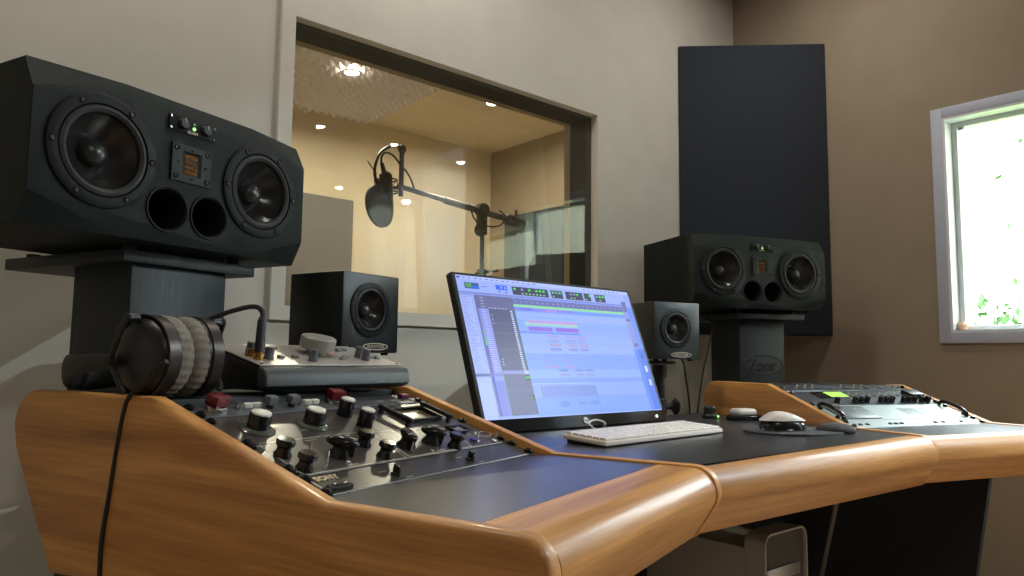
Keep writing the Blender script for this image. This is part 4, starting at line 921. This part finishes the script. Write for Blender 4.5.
# headband, lying backwards from the cups
arc = []
for k in range(17):
    a = PI*k/16; arc.append((.036-.080*math.cos(a), HY_+.02+.205*math.sin(a)**.8, HZ_-.006-.022*math.sin(a)))
b = nb()
ring_ = []
for i, p_ in enumerate(arc):
    t0 = (Vector(arc[min(i+1, 16)])-Vector(arc[max(i-1, 0)])).normalized(); n0 = t0.cross(Vector((0, 0, 1))).normalized()
    w = .009+.019*math.sin(PI*i/16); th = .004+.005*math.sin(PI*i/16)
    ring_.append([b.verts.new(Vector(p_)+n0*th*math.cos(q)*1.0+Vector((0, 0, 1))*w*math.sin(q)) for q in [2*PI*j/14 for j in range(14)]])
for a_, d_ in zip(ring_, ring_[1:]):
    for j in range(14): b.faces.new([a_[j], a_[(j+1) % 14], d_[(j+1) % 14], d_[j]])
b.faces.new(ring_[0]); b.faces.new(ring_[-1]); obj('headband', b, RUB, hpn, 60)
for sx in (-1, 1):
    b = nb(); x0 = .036+sx*.078
    tube(b, [(x0, HY_+.03, HZ_-.006), (x0, HY_, HZ_+.046), (x0-sx*.004, HY_-.004, HZ_+.057)], .004); tube(b, [(x0, HY_+.03, HZ_-.006), (x0, HY_, HZ_-.040), (x0-sx*.004, HY_-.004, HZ_-.050)], .004); cyl(b, (x0-sx*.02, HY_, HZ_+.052), (x0, HY_, HZ_+.052), .006); obj('yoke', b, BLK, hpn)
inv = FLW.inverted()
pts = [Vector(P3(p_)) for p_ in [(.292, 1.020, -.010), (.284, 1.036, -.020), (.274, 1.063, -.042), (.2665, 1.085, -.057), (.263, 1.094, -.075), (.260, 1.104, -.117), (.256, 1.114, -.184), (.252, 1.124, -.251), (.252, 1.124, -.31), (.25, 1.12, -.45), (.24, 1.06, -.70), (.22, .95, -.905), (.1, .9, -.912)]]
IM = (FLW @ Matrix.Translation((0, 0, .097))).inverted()
b = nb(); tube(b, [IM @ p_ for p_ in pts], .0031, 8); obj('cord', b, RUB, hpn, 60, 'long black cord hanging over the oak side panel')

# ------------------------------------------------------------------ cables beside the right small loudspeaker
t = empty('speaker_cable', (1.80, 1.40, .70), 0, 'black cable hanging from the small loudspeaker right of the screen', 'cable'); L = Matrix.Translation(-t.location)
b = nb(); tube(b, [L @ Vector(P3(p_)) for p_ in [(1.80, 1.475, .05), (1.92, 1.462, .035), (1.968, 1.432, .0), (1.986, 1.43, -.064), (2.001, 1.43, -.128), (2.005, 1.43, -.192), (2.004, 1.43, -.32)]], .0032, 8); obj('cord', b, RUB, t)
t = empty('speaker_cable', (2.0, 1.45, .70), 0, 'black cable hanging in front of the right stand pillar near the desk', 'cable'); L = Matrix.Translation(-t.location)
b = nb(); tube(b, [L @ Vector(P3(p_)) for p_ in [(2.21, 1.50, .15), (2.195, 1.47, .111), (2.169, 1.47, .035), (2.138, 1.47, -.04), (2.113, 1.47, -.133), (2.101, 1.47, -.199), (2.094, 1.47, -.32)]], .0032, 8); obj('cord', b, RUB, t)

# ------------------------------------------------------------------ tower computer under the desk
MPX, MPY = 1.62, .948
tw = empty('tower_computer', (MPX, MPY, 0), 0, 'silver aluminium tower computer with handles under the desk', 'computer'); TW, TD, TH = .20, .475, .51
b = nb(); box(b, .002, TW-.002, .012, TD-.012, .04, TH-.037, .004); obj('case', b, mat('anodised_grey', (.62, .59, .55), .5, metal=.1), tw)
# bent side sheets that become the handles, front seen as a rounded arch
def arch(b, y0, y1):
    o = [(0, 0), (0, TH-.03)]+[(.03-.03*math.cos(a), TH-.03+.03*math.sin(a)) for a in [PI/2*k/6 for k in range(1, 7)]]+[(TW-.03+.03*math.sin(a), TH-.03+.03*math.cos(a)) for a in [PI/2*k/6 for k in range(7)]]+[(TW, 0)]
    th = .005; i_ = [(max(th, min(TW-th, x)), z-(th if z > TH-.031 else 0)) for x, z in o]
    A = [[b.verts.new((x, y, z)) for x, z in q] for y in (y0, y1) for q in (o, i_)]
    for k in range(len(o)-1):
        b.faces.new([A[0][k], A[0][k+1], A[2][k+1], A[2][k]]); b.faces.new([A[1][k], A[1][k+1], A[3][k+1], A[3][k]])
        b.faces.new([A[0][k], A[0][k+1], A[1][k+1], A[1][k]]); b.faces.new([A[2][k], A[2][k+1], A[3][k+1], A[3][k]])
b = nb(); arch(b, 0, .055); obj('handle', b, MATS['anodised_grey'], tw)
b = nb(); arch(b, TD-.055, TD); obj('handle', b, MATS['anodised_grey'], tw)
b = nb(); box(b, .006, TW-.006, .008, .0115, .05, TH-.01, .001); fr = obj('front_grille', b, mat('perforated_front', (.22, .22, .21), .45, metal=.6, bump=1, bscale=900), tw)
for dz in (.085, .125):
    b = nb(); box(b, .015, TW-.03, .0045, .0075, TH-dz-.030, TH-dz, .001); obj('drive_door', b, ALU, fr)

# ------------------------------------------------------------------ outside the right window
b = nb(); box(b, 3.1, 30, -14, 22, -.45, -.35); struct('ground', b, GRASS)
def tree(x, y, h, r, n, label, seed):
    rnd = random.Random(seed)
    t = empty('tree', (x, y, -.35), 0, label, 'tree')
    b = nb(); tube(b, [(0, 0, 0), (.05, .03, h*.3), (0, .08, h*.6), (.05, 0, h*.9)], .1, 10, radii=(.12, .03)); obj('trunk', b, BARK, t)
    b = nb(); ends = []
    for k in range(9):
        a = rnd.uniform(0, 2*PI); z = h*rnd.uniform(.25, .85); L_ = r*rnd.uniform(.6, 1); e = Vector((L_*math.cos(a), L_*math.sin(a), z+rnd.uniform(-.1, .5))); tube(b, [(0, .05, z), e*.55+Vector((0, 0, z*.42)), e], .02, 6, radii=(.035, .008)); ends.append(e)
    obj('branches', b, BARK, t)
    b = nb()
    for k in range(n):
        c = rnd.choice(ends)*rnd.uniform(.5, 1.05)+Vector((rnd.gauss(0, .22), rnd.gauss(0, .22), rnd.gauss(.05, .2))); s = rnd.uniform(.03, .07); M = Matrix.Translation(c) @ Euler((rnd.uniform(0, 6), rnd.uniform(0, 6), rnd.uniform(0, 6))).to_matrix().to_4x4()
        v = [b.verts.new(M @ Vector(q)*1) for q in ((-s, 0, 0), (0, -s*.45, s*.1), (s, 0, 0), (0, s*.45, s*.1))]; b.faces.new(v)
    o = obj('foliage', b, LEAF, t, 0); o['kind'] = 'stuff'
tree(8.5, 2.35, 4.2, 1.6, 500, 'leafy garden tree seen overexposed through the right window', 3)
t = empty('shrub', (6.6, 1.9, -.35), 0, 'low green bush outside at the bottom of the right window', 'shrub')
b = nb(); rnd = random.Random(5)
for k in range(3000):
    a, q = rnd.uniform(0, 2*PI), rnd.random()**.5; c = Vector((.55*q*math.cos(a), .9*q*math.sin(a), rnd.uniform(.1, 1.85)*(1-.25*q))); s = rnd.uniform(.03, .06); M = Matrix.Translation(c) @ Euler((rnd.uniform(0, 6), rnd.uniform(0, 6), rnd.uniform(0, 6))).to_matrix().to_4x4()
    b.faces.new([b.verts.new(M @ Vector(p_)) for p_ in ((-s, 0, 0), (0, -s*.5, s*.1), (s, 0, 0), (0, s*.5, s*.1))])
o = obj('foliage', b, LEAF, t, 0); o['kind'] = 'stuff'
b = nb()
for k in range(7): tube(b, [(0, 0, 0), (rnd.uniform(-.2, .2), rnd.uniform(-.3, .3), .5), (rnd.uniform(-.4, .4), rnd.uniform(-.6, .6), 1.0)], .01, 6)
obj('stems', b, BARK, t)

# ------------------------------------------------------------------ daylight
w = bpy.data.worlds.new('world'); bpy.context.scene.world = w; w.use_nodes = True
n = w.node_tree; bg = n.nodes['Background']
bg.inputs['Color'].default_value = (.86, .94, 1, 1); bg.inputs['Strength'].default_value = 20.0
pl_ = bpy.data.lights.new('window_portal', 'AREA'); pl_.shape = 'RECTANGLE'; pl_.size = .52; pl_.size_y = .82; pl_.cycles.is_portal = True
po = bpy.data.objects.new('window_portal', pl_); C.objects.link(po); po.location = (XR+.13, (WY0+WY1)/2, (WZ0+WZ1)/2); po.rotation_euler = (0, R(90), 0)

sc = bpy.context.scene
sc.view_settings.view_transform = 'Standard'; sc.view_settings.look = 'None'; sc.view_settings.gamma = 1; sc.view_settings.exposure = .06
sc.cycles.use_denoising = True
sc.cycles.max_bounces = 8; sc.cycles.transparent_max_bounces = 12; sc.cycles.sample_clamp_indirect = 6
